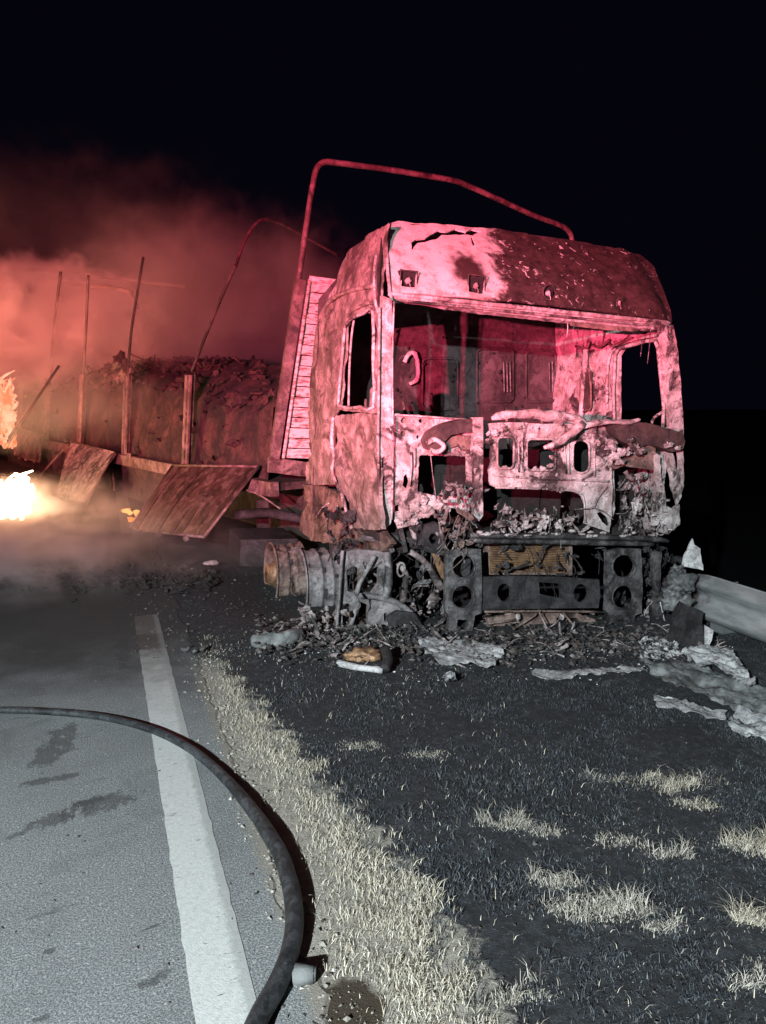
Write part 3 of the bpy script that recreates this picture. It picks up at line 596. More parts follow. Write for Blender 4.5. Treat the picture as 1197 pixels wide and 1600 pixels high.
for i, (cx, cy, r) in enumerate(((668, 800, .05), (650, 795, .045), (635, 805, .05), (690, 790, .04), (648, 815, .03), (625, 815, .03), (664, 782, .03))):
    u, v = solve(FP(-.01), cx, cy, G); m.chunk(CF(u, .0, v), r*.8, i+60, (1.2, .3, 1), .8, 4)
m.out('melted_metal', M['ash'], fl, True, kind='stuff')
ws = FP(-.06)
sheet('dash_cover', ws, P(ws, [(664, 690), (672, 676), (684, 666), (705, 659), (738, 654), (744, 656), (744, 677), (722, 676), (706, 680), (695, 690), (690, 702), (680, 704), (668, 702)], G), [], .10, M['brown'], truck, .03, .012, .006, 55)
m = MB(); q = [FP(-.08)(*t) for t in P(FP(-.08), [(667, 692), (680, 687), (694, 697), (686, 706), (672, 703)], G)]; m.tube(q, .018, 7, 3, wob=.6)
m.out('dash_hinge', M['ash'], truck, True)
sheet('red_glow_plate', FP(-.02), P(FP(-.02), [(692, 706), (697, 688), (708, 682), (736, 680), (737, 702), (722, 704), (715, 696), (702, 700), (703, 708)], G), [], .02, M['rust'], truck, .03)  # rust-coloured plate put in for the red glow behind the dash cover
bp = FP(-.08)
post = sheet('dash_post', bp, P(bp, [(741, 652), (755, 652), (755, 700), (754, 760), (755, 806), (748, 815), (741, 806), (743, 760), (740, 700)], G), [], .05, M['ash'], truck, .025, .010, .004, 57)
m = MB(); q = [FP(-.12)(*t) for t in P(FP(-.12), [(672, 702), (676, 740), (682, 782)], G)]; m.tube(q, .003, 5, 2); m.out('wire', M['ashdark'], truck, True)
# ---- centre firewall with three openings
cf = FP(-.03)
f2 = P(cf, [(764, 662), (790, 660), (850, 662), (905, 662), (955, 668), (962, 700), (957, 724), (957, 770), (953, 832), (934, 826), (915, 818), (914, 795), (908, 775), (893, 768), (850, 766), (800, 763), (776, 763), (766, 758), (764, 735), (768, 700)], G)
hol = [rrect(777, 683, 803, 732, 7), rrect(823, 686, 868, 735, 7), rrect(895, 688, 921, 739, 11)]
h2 = [P(cf, h, G) for h in hol]+[P(cf, circ((833, 664.5+4), 2, 8), G), P(cf, circ((843, 670), 2.4, 8), G), P(cf, [(932, 802), (940, 800), (948, 808), (952, 822), (940, 816)], G)]
cw = sheet('centre_firewall', cf, f2, h2, .015, M['ash'], truck, .03, .022, .007, 70, 7)
for h in hol:
    q = [FP(-.045)(*t) for t in P(FP(-.045), h, G)]; m = MB(); m.tube(q+[q[0]], .009, 6, 1, wob=.3); m.out('opening_lip', M['ash'], cw, True)
for pts5 in ([(770, 742), (830, 747), (900, 750), (952, 752)], [(774, 762), (850, 764), (900, 768), (912, 780), (914, 816)], [(810, 690), (811, 738)], [(816, 690), (817, 738)], [(882, 692), (884, 740)], [(888, 692), (889, 740)], [(929, 700), (929, 745)]):
    q = [FP(-.05)(*t) for t in P(FP(-.05), pts5, G)]; m = MB(); m.tube(q, .008, 6, 4, wob=.4); m.out('pressed_rib', M['ash'], cw, True)
m = MB()
for i, (cx, cy, r) in enumerate(((772, 676, .045), (783, 668, .05), (765, 690, .035), (790, 730, .02), (838, 733, .025), (850, 732, .03), (862, 728, .03), (872, 700, .05), (866, 715, .035), (880, 690, .05), (893, 680, .05), (905, 672, .04), (925, 672, .045), (940, 690, .06), (947, 705, .06), (938, 722, .05), (878, 765, .035), (914, 757, .025), (958, 690, .05), (812, 668, .03))):
    u, v = solve(FP(-.06), cx, cy, G); m.chunk(CF(u, -.05, v), r*.62, i+80, (1.5, .3, .8), .8, 4)
m.out('melted_metal', M['ash'], cw, True, kind='stuff')
# lumpy dash beam
m = MB(); q = [FP(-.08)(*t) for t in P(FP(-.08), [(768, 654), (785, 648), (812, 646), (845, 648), (875, 650), (905, 656), (915, 662)], G)]; m.tube(q, [.012, .03, .028, .036, .036, .03, .012], 10, 5, wob=.8); m.out('dash_beam', M['ash'], truck, True)
m = MB(); q = [FP(-.12)(*t) for t in P(FP(-.12), [(910, 660), (895, 676), (875, 690), (850, 700)], G)]; m.tube(q, [.03, .035, .03, .01], 9, 5, wob=1.); 
q = [FP(-.1)(*t) for t in P(FP(-.1), [(905, 668), (930, 662), (955, 660), (985, 660), (1000, 655)], G)]; m.tube(q, [.02, .03, .02, .02, .01], 9, 5, wob=1.); m.out('crumpled_bracket', M['ash'], truck, True)
m = MB(); m.box(CF(.62*W, .02, 1.66), (CF.ex, CF.ey, CF.ez), (.04, .03, .02)); m.out('clip', M['ashdark'], truck)
# ---- right corner
rp = FP(-.08)
sheet('corner_cover', rp, P(rp, [(952, 668), (968, 658), (985, 658), (1010, 660), (1040, 668), (1066, 676), (1070, 690), (1067, 702), (1050, 706), (1030, 698), (1010, 695), (998, 700), (985, 695), (972, 690), (960, 682)], G), [], .18, M['brown'], truck, .035, .016, .008, 90)
sheet('corner_bracket', FP(-.04), P(FP(-.04), [(955, 728), (975, 715), (990, 700), (1005, 692), (1025, 700), (1028, 720), (1022, 735), (1000, 732), (975, 728), (960, 733)], G), [], .03, M['rust'], truck, .03, .012, .006, 91)
m = MB()
for i, (cx, cy, r) in enumerate(((962, 712, .05), (975, 706, .06), (990, 698, .05), (1000, 705, .05), (985, 688, .035), (970, 722, .04), (1045, 695, .04), (1060, 700, .03), (957, 700, .05))):
    u, v = solve(FP(-.12), cx, cy, G); m.chunk(CF(u, -.12, v), r*.65, i+120, (1.5, .35, .8), .8, 4)
m.out('melted_metal', M['ash'], truck, True, kind='stuff')
for i, st in enumerate(([(1022, 705), (1032, 712), (1036, 760), (1044, 800), (1036, 800), (1028, 760)], [(1040, 706), (1052, 708), (1060, 740), (1066, 775), (1058, 790), (1050, 760)], [(1060, 700), (1069, 702), (1068, 760), (1063, 780)], [(1028, 775), (1040, 790), (1050, 795), (1063, 788), (1063, 820), (1045, 835), (1030, 832), (1022, 810)], [(950, 735), (959, 735), (961, 780), (957, 808), (950, 800)])):
    sheet('corner_strip', FP(-.06+.02*i), P(FP(-.06+.02*i), st, G), [], .02, M['ash'], truck, .03, .025, .008, 100+i)
m = MB(); m.box(CF(2.12, .35, 1.15), (CF.ex, CF.ey, CF.ez), (.30, .02, .45)); m.out('corner_backing', M['soot'], truck)
m = MB(); m.box(CF(1.25, .5, 1.05), (CF.ex, CF.ey, CF.ez), (.55, .02, .35)); m.box(CF(.42, .5, 1.25), (CF.ex, CF.ey, CF.ez), (.38, .02, .35)); m.out('inner_firewall', M['soot'], truck)
# tangled wiring and junk
def tangle(name, boxpx, y0, y1, n, r, mat, seed, lump=0, parent=truck, lm=None, length=.22):
    """Burnt wires, torn strips of sheet metal and slag hanging together."""
    rr = random.Random(seed); m = MB(); x0, ya, x1, yb = boxpx
    def pick():
        px, py = rr.uniform(x0, x1), rr.uniform(ya, yb); yy2 = rr.uniform(y0, y1); u, v = solve(FP(yy2), px, py, G); return CF(u, yy2, v)
    for i in range(n):
        p = pick()
        if i % 3 == 0:
            pts = [p]; d = Vector((rr.uniform(-.6, .6), rr.uniform(-.4, .4), -1)); L = length*rr.uniform(.3, 1.1)
            for k in range(rr.randint(2, 4)): d = (d+Vector((rr.uniform(-1, 1), rr.uniform(-.6, .6), rr.uniform(-.5, .5)))*.5).normalized(); p = p+d*(L*.33); pts.append(p)
            m.tube(pts, r*rr.uniform(.2, .55), 5, 3, wob=.3)
        else:
            m.strip(p, Vector((rr.uniform(-1, 1), rr.uniform(-.5, .5), rr.uniform(-1.5, .8))).normalized(), rr.uniform(.012, .05)*(r/.007), length*rr.uniform(.25, .9), rr)
    for i in range(lump): m.chunk(pick(), rr.uniform(.008, .03), seed+i, (rr.uniform(.5, 1.6), .8, rr.uniform(.4, 1.5)), 1.3, 2)
    return m.out(name, mat, parent, False, kind='stuff')
tangle('wiring', (690, 760, 740, 850), -.16, -.02, 34, .006, M['ashdark'], 1, 16)
tangle('wiring', (700, 770, 730, 860), -.2, -.1, 12, .007, M['rust'], 2, 5)
tangle('wiring', (965, 740, 1015, 830), .0, .25, 40, .007, M['ashdark'], 3, 26)
tangle('wiring', (975, 780, 1035, 840), -.08, .0, 26, .006, M['ash'], 4, 22)
tangle('wiring', (770, 790, 900, 838), -.05, .15, 40, .006, M['ashdark'], 5, 26)
tangle('wiring', (780, 800, 900, 825), -.1, -.02, 14, .008, M['ash'], 6, 12)
tangle('wiring', (600, 820, 700, 870), .0, .3, 30, .008, M['black'], 7, 16)
m = MB(); q = [FP(-.14)(*t) for t in P(FP(-.14), [(686, 815), (692, 845), (704, 862), (714, 840), (720, 812)], G)]; m.tube(q, .007, 6, 4); m.out('wire_loop', M['ashdark'], truck, True)
m = MB(); q = [FP(-.1)(*t) for t in P(FP(-.1), [(948, 758), (935, 775), (926, 792), (910, 795), (898, 796)], G)]; m.tube(q, .004, 6, 4)
q = [FP(-.1)(*t) for t in P(FP(-.1), [(926, 792), (945, 800), (958, 812)], G)]; m.tube(q, .004, 6, 4); m.out('wire_loop', M['ashdark'], truck, True)
# ---- lower front: cross bar, radiator, bumper beam, brackets
m = MB(); q = [FP(-.1)(*t) for t in P(FP(-.1), [(735, 836), (800, 838), (880, 838), (960, 840), (1020, 842), (1045, 846)], G)]; m.tube(q, [.018, .02, .022, .02, .024, .012], 8, 4, wob=.5)
q = [FP(-.06)(*t) for t in P(FP(-.06), [(735, 845), (860, 846), (1020, 850)], G)]; m.tube(q, [.022, .024, .022], 8, 5, wob=.5); m.out('cross_bar', M['grey'], truck, True)
m = MB()
for i in range(26):
    px = 740+rng.uniform(0, 290); u, v = solve(FP(-.13), px, 834+rng.uniform(-5, 4), G); m.chunk(CF(u, -.13, v), rng.uniform(.008, .022), i+200, (1.5, .8, .6), .8, 2)
m.out('ash_lump', M['ash'], truck, True, kind='stuff')
rad = mk('radiator', *(lambda q: (lambda a, b, c, d: ([a, b, c, d]+[p+CF.ey*.08 for p in (a, b, c, d)], [(0, 1, 2, 3), (7, 6, 5, 4), (0, 4, 5, 1), (1, 5, 6, 2), (2, 6, 7, 3), (3, 7, 4, 0)]))(*[FP(.12)(*t) for t in q]))(P(FP(.12), [(762, 850), (886, 850), (888, 898), (764, 898)], G)), M['rust'], truck)
for i in range(17):
    y = 852+i*2.65; a, b = P(FP(.105), [(766, y), (884, y+.3)], G); m = MB(); m.bar(CF(a[0], .105, a[1]), CF((a[0]+b[0])/2, .105, a[1]+.002*math.sin(i*2)), .02, .007, CF.ez); m.bar(CF((a[0]+b[0])/2, .105, a[1]+.002*math.sin(i*2)), CF(b[0], .105, b[1]), .02, .007, CF.ez); m.out('radiator_fin', M['rad'], rad)
m = MB(); a, b = P(FP(.08), [(889, 850), (889, 898)], G); m.bar(CF(a[0], .08, a[1]), CF(b[0], .08, b[1]), .05, .03); m.out('radiator_side_tank', M['rust'], rad)
BP = FP(-.10)
sheet('bumper_beam', BP, P(BP, [(753, 902), (800, 900), (880, 902), (936, 906), (938, 930), (936, 950), (850, 951), (800, 952), (754, 953)], G), [P(BP, circ((788, 926), 11, 14, 1.3), G), P(BP, circ((908, 927), 12, 16, 1.2), G), P(BP, [(842, 910), (876, 912), (877, 935), (860, 932), (843, 928)], G)], .03, M['black'], truck, .03, .006, .003, 130)
for (x0, xa, nm) in ((697, 0, 1), (948, 0, 2)):
    T = FP(-.13); cx = x0+27
    sheet('bumper_bracket', T, P(T, [(x0, 862), (x0+20, 857), (x0+54, 858), (x0+56, 900), (x0+55, 958), (x0+45, 962), (x0+40, 1000), (x0-2, 1000), (x0+6, 964), (x0-1, 955)], G),
          [P(T, circ((cx+1, 885), 17, 20, 1.05), G), P(T, circ((cx-1, 933), 17, 20, 1.05), G), P(T, [(cx-9, 968), (cx+8, 969), (cx+5, 985), (cx-10, 984)], G)], .035, M['grey'], truck, .025, .008, .004, 140+nm)
    for cy in (885, 933):
        m = MB(); q = [FP(-.14)(*t) for t in P(FP(-.14), circ((cx, cy), 18, 20, 1.05), G)]; m.tube(q+[q[0]], .006, 6, 1); m.out('bracket_flange', M['grey'], truck, True)
sheet('hanging_strip', FP(-.1), P(FP(-.1), [(1018, 862), (1034, 862), (1032, 900), (1036, 940), (1044, 990), (1032, 1000), (1022, 960), (1020, 920)], G), [], .02, M['grey'], truck, .03, .02, .005, 150)
m = MB(); q = [FP(-.16)(*t) for t in P(FP(-.16), [(1031, 938), (1036, 960), (1044, 992)], G)]; m.tube(q, .005, 6, 2); m.out('thin_rod', M['alu'], truck, True)
sheet('lower_grille_pan', FP(-.05), P(FP(-.05), [(760, 965), (820, 958), (900, 958), (930, 968), (935, 1000), (850, 1000), (765, 1002)], G), [P(FP(-.05), [(790, 975), (820, 972), (800, 990), (785, 990)], G), P(FP(-.05), [(868, 965), (905, 966), (912, 990), (872, 985)], G)], .03, M['rust'], truck, .03, .02, .008, 151)
m = MB()
for pts5 in ([(757, 956), (850, 955), (935, 956)], [(775, 998), (830, 966), (838, 958)], [(880, 958), (915, 998)], [(760, 1000), (860, 996), (940, 1001)], [(760, 975), (810, 968)]):
    q = [FP(-.12)(*t) for t in P(FP(-.12), pts5, G)]; m.tube(q, .009, 6, 3, wob=.4)
m.out('lower_stay', M['rust'], truck, True)
for x in (810, 878):
    u, v = solve(FP(-.14), x, 964, G); m = MB(); m.chunk(CF(u, -.14, v), .03, x, (.7, .5, 1), .5, 2); m.out('hook', M['ash'], truck, True)
# left front structure: fender frames with slots, suspension
T = FP(.12)
sheet('fender_frame', T, P(T, [(537, 862), (560, 858), (600, 862), (614, 870), (612, 935), (630, 950), (640, 980), (600, 996), (560, 985), (545, 985), (524, 985), (532, 930), (536, 900)], (0, .5)),
      [P(T, rrect(541, 885, 562, 927, 9), (0, .5)), P(T, [(574, 890), (592, 884), (592, 912), (582, 928), (565, 926), (572, 905)], (0, .5)), P(T, rrect(535, 943, 549, 980, 6), (0, .5)), P(T, [(566, 942), (577, 946), (575, 975), (556, 980), (554, 965)], (0, .5)), P(T, rrect(600, 958, 607, 972, 3), (0, .5))], .05, M['cast'], truck, .025, .02, .006, 160)
m = MB()
for pts5, r in (([(585, 868), (568, 900), (556, 928)], .02), ([(560, 930), (600, 935), (640, 955), (668, 1000)], .022), ([(605, 862), (608, 900), (602, 935)], .03), ([(640, 965), (628, 985), (625, 1010)], .02), ([(560, 940), (545, 985)], .015), ([(535, 860), (530, 930), (526, 990)], .012)):
    q = [FP(.07)(*t) for t in P(FP(.07), pts5, (0, .5))]; m.tube(q, r, 8, 4, wob=.6)
m.out('suspension_arm', M['cast'], truck, True)
m = MB()
for pts5, r in (([(622, 880), (634, 900), (628, 940)], .022), ([(640, 862), (665, 880), (690, 920)], .025), ([(650, 850), (640, 800), (660, 830)], .02)):
    q = [FP(.1)(*t) for t in P(FP(.1), pts5, G)]; m.tube(q, r, 8, 4, wob=.7)
u, v = solve(FP(.05), 627, 890, G); m.tube([CF(u+.03*math.cos(a), .05, v+.05*math.sin(a)) for a in np.linspace(0, 5.5, 9)], .008, 6, 2); m.out('steering_linkage', M['ashdark'], truck, True)
sheet('mudguard_stay', FP(.0), P(FP(.0), [(674, 862), (684, 864), (696, 888), (692, 905), (684, 890)], G), [], .012, M['rad'], truck, .03)
sheet('step_arch', FP(.02), P(FP(.02), [(606, 965), (622, 955), (648, 958), (668, 990), (672, 1000), (662, 998), (645, 975), (628, 975), (634, 1000), (618, 1012), (612, 985)], G), [], .04, M['black'], truck, .025, .01, .004, 165)
m = MB()
for (a, b, c, d, y) in ((600, 828, 612, 862, .05), (612, 838, 660, 848, .1), (624, 826, 632, 862, .05), (560, 838, 600, 846, .2), (660, 856, 700, 866, .0)):
    p, q = P(FP(y), [(a, b), (c, d)], G); m.bar(CF(p[0], y, p[1]), CF(q[0], y, q[1]), .05, .035)
m.out('cab_mount', M['grey'], truck)
sheet('engine_plate', FP(.0), P(FP(.0), [(655, 850), (665, 820), (680, 815), (695, 830), (698, 858), (672, 860)], G), [P(FP(0), circ((677, 842), 7, 12, 1.2), G)], .03, M['black'], truck, .025, .01, .003)
tangle('junk', (540, 840, 700, 1000), .3, .8, 60, .012, M['black'], 12, 50, length=.3)
tangle('junk', (640, 900, 700, 1000), .1, .3, 16, .008, M['ashdark'], 13, 20)
tangle('junk', (930, 850, 1050, 1000), .0, .4, 40, .01, M['black'], 14, 30)
tangle('junk', (1000, 930, 1060, 1010), -.1, .1, 22, .008, M['ashdark'], 15, 16)
tangle('junk', (750, 955, 940, 1000), -.05, .3, 36, .009, M['rust'], 16, 20)
tangle('junk', (545, 850, 690, 990), .32, .8, 60, .009, M['black'], 32, 50, length=.3)
tangle('junk', (560, 835, 690, 960), -.0, .15, 9, .006, M['grey'], 33, 8, length=.22)
tangle('junk', (1000, 850, 1060, 960), -.1, .2, 40, .009, M['black'], 34, 20, length=.3)
tangle('junk', (755, 840, 940, 900), -.1, .1, 24, .005, M['black'], 35, 20, length=.25)
tangle('junk', (470, 950, 560, 1000), -.1, .4, 30, .008, M['ashdark'], 36, 30, length=.25)
# chassis
m = MB()
for x in (.75, 1.6): m.bar(CF(x, .1, .55), CF(x, 5.2, .55), .08, .24, CF.ez)
m.out('chassis_rail', M['black'], truck)
m = MB(); m.chunk(CF(1.2, .9, .6), .5, 4, (.8, 1, .55), .4, 3); m.out('engine_block', M['black'], truck, True)
m = MB(); m.bar(CF(.1, 1.3, .32), CF(2.3, 1.3, .32), .14, .12); m.out('front_axle', M['black'], truck)
sheet('side_sill', lambda u, v: CF(.05, u, v), P(lambda u, v: CF(.05, u, v), [(478, 785), (540, 800), (555, 830), (600, 832), (612, 850), (590, 862), (548, 858), (525, 850), (485, 845), (465, 825)], (1, 1)), [], .04, M['rust'], truck, .05, .04, .012, 170)
for q in ([(492, 812), (502, 795), (514, 786)], [(511, 815), (528, 790)]):
    m = MB(); m.tube([CF(.0, *solve(lambda u, v: CF(.0, u, v), *t, (1, 1))) for t in q], .006, 6, 2); m.out('bare_rod', M['ash'], truck, True)
tangle('junk', (500, 800, 620, 870), .3, 1.0, 40, .012, M['black'], 18, 30)
# wheels: bare rims
def wheel(cpx, cpy, x, R, wdt, mat, mat2, mesh_disc):
    surf = lambda u, v: CF(x, u, v); cu, cv = solve(surf, cpx, cpy, (1.5, .5))
    wh = empty_child('wheel', CF(x, cu, cv), truck)
    def lathe(prof, name, mat, n=40):
        V = []; Fc = []
        for i in range(n):
            a = 2*math.pi*i/n
            for (dx, r) in prof: V.append(CF(x+dx, cu+r*math.cos(a), cv+r*math.sin(a)))
        k = len(prof)
        for i in range(n):
            for j in range(k-1): Fc.append((i*k+j, i*k+j+1, ((i+1) % n)*k+j+1, ((i+1) % n)*k+j))
        return mk(name, V, Fc, mat, wh, True)
    lathe([(0, R), (-.012, R*.99), (-.012, R*.95), (.02, R*.90), (.05, R*.88), (wdt*.35, R*.87), (wdt*.38, R*.93), (wdt*.42, R*.93), (wdt*.45, R*.87), (wdt*.62, R*.87), (wdt*.66, R*.95), (wdt*.70, R*.95), (wdt*.74, R*.88), (wdt-.02, R*.9), (wdt, R*1.02), (wdt+.01, R*.98), (wdt-.02, R*.84), (.03, R*.82), (.01, R*.9), (0, R*.97), (0, R)], 'rim', mat)
    holes = [[(.6*R*math.cos(a)+.055*math.cos(t), .6*R*math.sin(a)+.055*math.sin(t)) for t in np.linspace(0, 2*math.pi, 9)[:-1]] for a in np.linspace(0, 2*math.pi, 9)[:-1]]
    if mesh_disc:
        holes = [[(p+.014*math.cos(t), q+.014*math.sin(t)) for t in np.linspace(0, 2*math.pi, 7)[:-1]] for p in np.arange(-.25, .26, .05) for q in np.arange(-.25, .26, .05) if math.hypot(p, q) < R*.85]
    sheet('rim_disc', lambda u, v: CF(x+.02+.06*(1-(u*u+v*v)/R/R), cu+u, cv+v), circ((0, 0), R*.9, 30), holes, .012, mat, wh, .05, .004, .0)
    lathe([(-.04, .02), (-.04, .09), (.02, .11), (wdt+.12, .17), (wdt+.12, .02)], 'hub', mat2, 20)
    lathe([(.10, R*.72), (wdt+.05, R*.74), (wdt+.05, .05)], 'brake_drum', mat2, 30)
    for k in range(10):
        a = 2*math.pi*k/10; m = MB(); m.box(CF(x+wdt*.45, cu+R*.885*math.cos(a), cv+R*.885*math.sin(a)), (CF.ex, CF.ey*math.cos(a)+CF.ez*math.sin(a), CF.ez*math.cos(a)-CF.ey*math.sin(a)), (.02, .012, .022)); m.out('rim_hole_block', M['black'], wh)  # black blocks stand in for the shaded hand holes round the rim
    return wh
def empty_child(name, loc, parent):
    o = bpy.data.objects.new(name, None); S.collection.objects.link(o); o.parent = parent; o.location = Vector(loc)-WL[parent]; o.empty_display_size = .1; WL[o] = Vector(loc); return o
wheel(466, 913, -.19, .335, .34, M['cast'], M['rust'], False)
wheel(424, 897, -.36, .29, .26, M['rust'], M['rad'], True)
# battery box / tank behind
m = MB(); q = at(410, 862, 8.3); m.box(q, (CF.ex, CF.ey, CF.ez), (.30, .35, .2)); m.out('fuel_tank', M['black'], truck)
m = MB(); m.tube([at(370, 805, 8.2), at(420, 802, 8.0), at(475, 812, 7.8)], .05, 8, 4, wob=.3); m.out('air_pipe', M['black'], truck, True)

# ============================================================ trailer
H0 = at(427, 718, 7.95)                       # foot of the headboard's left post
TA = math.radians(-17.9); TD = Vector((math.sin(TA), math.cos(TA), 0)); TN = Vector((TD.y, -TD.x, 0)); TU = Vector((0, 0, 1))   # back, across (away from camera), up
TS = lambda u, v: H0+TD*u+TU*v
tr = empty('burnt_trailer', (H0.x, H0.y, 0), 'burnt side board trailer with bent hoops, jackknifed across the lane behind the cab', 'trailer')
TG = (3., .5)
def tp(px, py, off=0.): u, v = solve(TS, px, py, TG); return TS(u, v)+TN*off
def deckv(u): return 0.
b0 = solve(TS, 290, 728, TG); b1 = solve(TS, 72, 688, TG)
sl = (b1[1]-b0[1])/(b1[0]-b0[0])
def dk(u): return b0[1]+sl*(u-b0[0])          # deck edge height on the side plane
m = MB(); m.bar(TS(-.05, dk(-.05)-.07)-TN*.02, TS(14, dk(14)-.07)-TN*.02, .10, .15); m.out('side_rail', M['trail'], tr)
m = MB(); m.box(TS(7, dk(7)-.05)+TN*1.25, (TD, TN, TU), (7, 1.2, .04)); m.out('deck', M['tdark'], tr)
m = MB()
for o in (.75, 1.7): m.bar(TS(.4, dk(0)-.45)+TN*o, TS(14, dk(14)-.45)+TN*o, .14, .62)
m.out('chassis_beam', M['tdark'], tr)
for px in (290, 195, 125, 72, 30, -8):
    u, v = solve(TS, px, 700, TG); v0 = dk(u); vt = {290: 586, 195: 578, 125: 586, 72: 592, 30: 598, -8: 600}[px]
    tpx = {290: 297, 195: 200, 125: 130, 72: 74, 30: 32, -8: -6}[px]; t = solve(TS, tpx, vt, TG)
    m = MB(); wd = .055
    for s in (-1, 1): m.bar(TS(u+s*wd, v0)-TN*.02, TS(t[0]+s*wd, t[1])-TN*.02, .05, .025, TN)
    m.bar(TS(u, v0)+TN*.01, TS(t[0], t[1])+TN*.01, .02, .10, TN); m.out('stake', M['trail'], tr)
# bent rods and hoops
def rod(name, pts, r=.018, mat=None, wob=0, parent=tr): m = MB(); m.tube(pts, r, 8, 5, wob=wob); return m.out(name, mat or M['trail'], parent, True)
rod('hoop_rod', [tp(300, 580), tp(322, 523), tp(350, 455), tp(368, 415)], .020, M['tdark'])
rod('hoop_rod', [tp(200, 580), tp(205, 520), tp(215, 455), tp(224, 402)], .018, M['tdark'])
rod('hoop_rod', [tp(130, 590), tp(134, 520), tp(138, 430)], .022, M['tdark'])
rod('hoop_rod', [tp(80, 590), tp(84, 515), tp(95, 425)], .024, M['tdark'])
far = lambda px, py, d: at(px, py, d)
rod('hoop', [far(368, 418, 9.6), far(380, 382, 9.7), far(395, 355, 9.8), far(413, 343, 10), far(440, 350, 10.6), far(480, 372, 11.4), far(530, 400, 12.2)], .02)
rod('hoop', [tp(28, 520), tp(30, 440), tp(34, 425), tp(50, 421)+TN*.3, tp(110, 432)+TN*2.0], .034)
rod('hoop', [far(214, 480, 12.6), far(206, 462, 12.8), far(200, 455, 13), far(160, 448, 13.6), far(60, 440, 15)], .038)
rod('hoop', [far(10, 690, 12.5), far(45, 640, 11.6), far(78, 600, 11)], .022, M['tdark'])
rod('fallen_rod', [far(8, 700, 10), far(52, 632, 10), far(92, 572, 10.4)], .018, M['tdark'])
# front hoop over the cab
PH = Vector((math.cos(math.radians(-2)), math.sin(math.radians(-2)), 0))
HS = lambda u, v: H0+Vector((.98, .12, 0))*u+TU*v
hq = [HS(*solve(HS, a, b, (1, 2))) for a, b in ((466, 440), (474, 385), (482, 330), (490, 283), (496, 262), (508, 253), (530, 255), (600, 264), (670, 275), (712, 283), (735, 292), (780, 312), (830, 335), (875, 352), (889, 362), (894, 378), (896, 420), (898, 470))]
rod('front_hoop', hq, .030, M['trail'], .12)
# headboard: frame post, horizontal boards
hb = [(474, 440), (519, 450), (560, 459), (560, 720), (470, 715), (432, 712), (440, 650), (452, 560)]
top0 = solve(HS, 468, 438, (0, 2)); bot0 = solve(HS, 427, 716, (0, 0))
m = MB(); m.bar(HS(*bot0)-Vector((0, .03, 0)), HS(*top0)-Vector((0, .03, 0)), .10, .09, Vector((0, 1, 0)))
m.out('headboard_post', M['trail'], tr)
head = None; n = 17; Hh = top0[1]-bot0[1]
for i in range(n):
    t0, t1 = i/n, (i+1)/n-.006; a = bot0[0]+.13+(top0[0]-bot0[0])*t0; a1 = bot0[0]+.13+(top0[0]-bot0[0])*t1
    z0, z1 = bot0[1]+Hh*t0, bot0[1]+Hh*t1; dy = .012*math.sin(i*2.3)
    q = [HS(a, z0), HS(a+2.1, z0-.12), HS(a1+2.1, z1-.12), HS(a1, z1)]; off = Vector((0, -.02+dy, 0)); bk = Vector((0, .03, 0))
    mk('headboard_plank', [p+off for p in q]+[p+bk for p in q], [(0, 1, 2, 3), (7, 6, 5, 4), (0, 4, 5, 1), (1, 5, 6, 2), (2, 6, 7, 3), (3, 7, 4, 0)], M['head'], tr)
a = bot0[0]+.10
rod('headboard_frame', [HS(a, bot0[1])-Vector((0, .05, 0)), HS(a+top0[0]-bot0[0], top0[1]+.01)-Vector((0, .05, 0))], .018, M['head'])
rod('headboard_frame', [HS(a+top0[0]-bot0[0], top0[1]+.02)-Vector((0, .04, 0)), HS(a+top0[0]-bot0[0]+2.1, top0[1]-.10)-Vector((0, .04, 0))], .028, M['head'])
sheet('drawbar_plate', HS, P(HS, [(420, 715), (480, 722), (560, 730), (560, 752), (480, 745), (420, 738)], (1, 0)), [], .04, M['trail'], tr, .08)
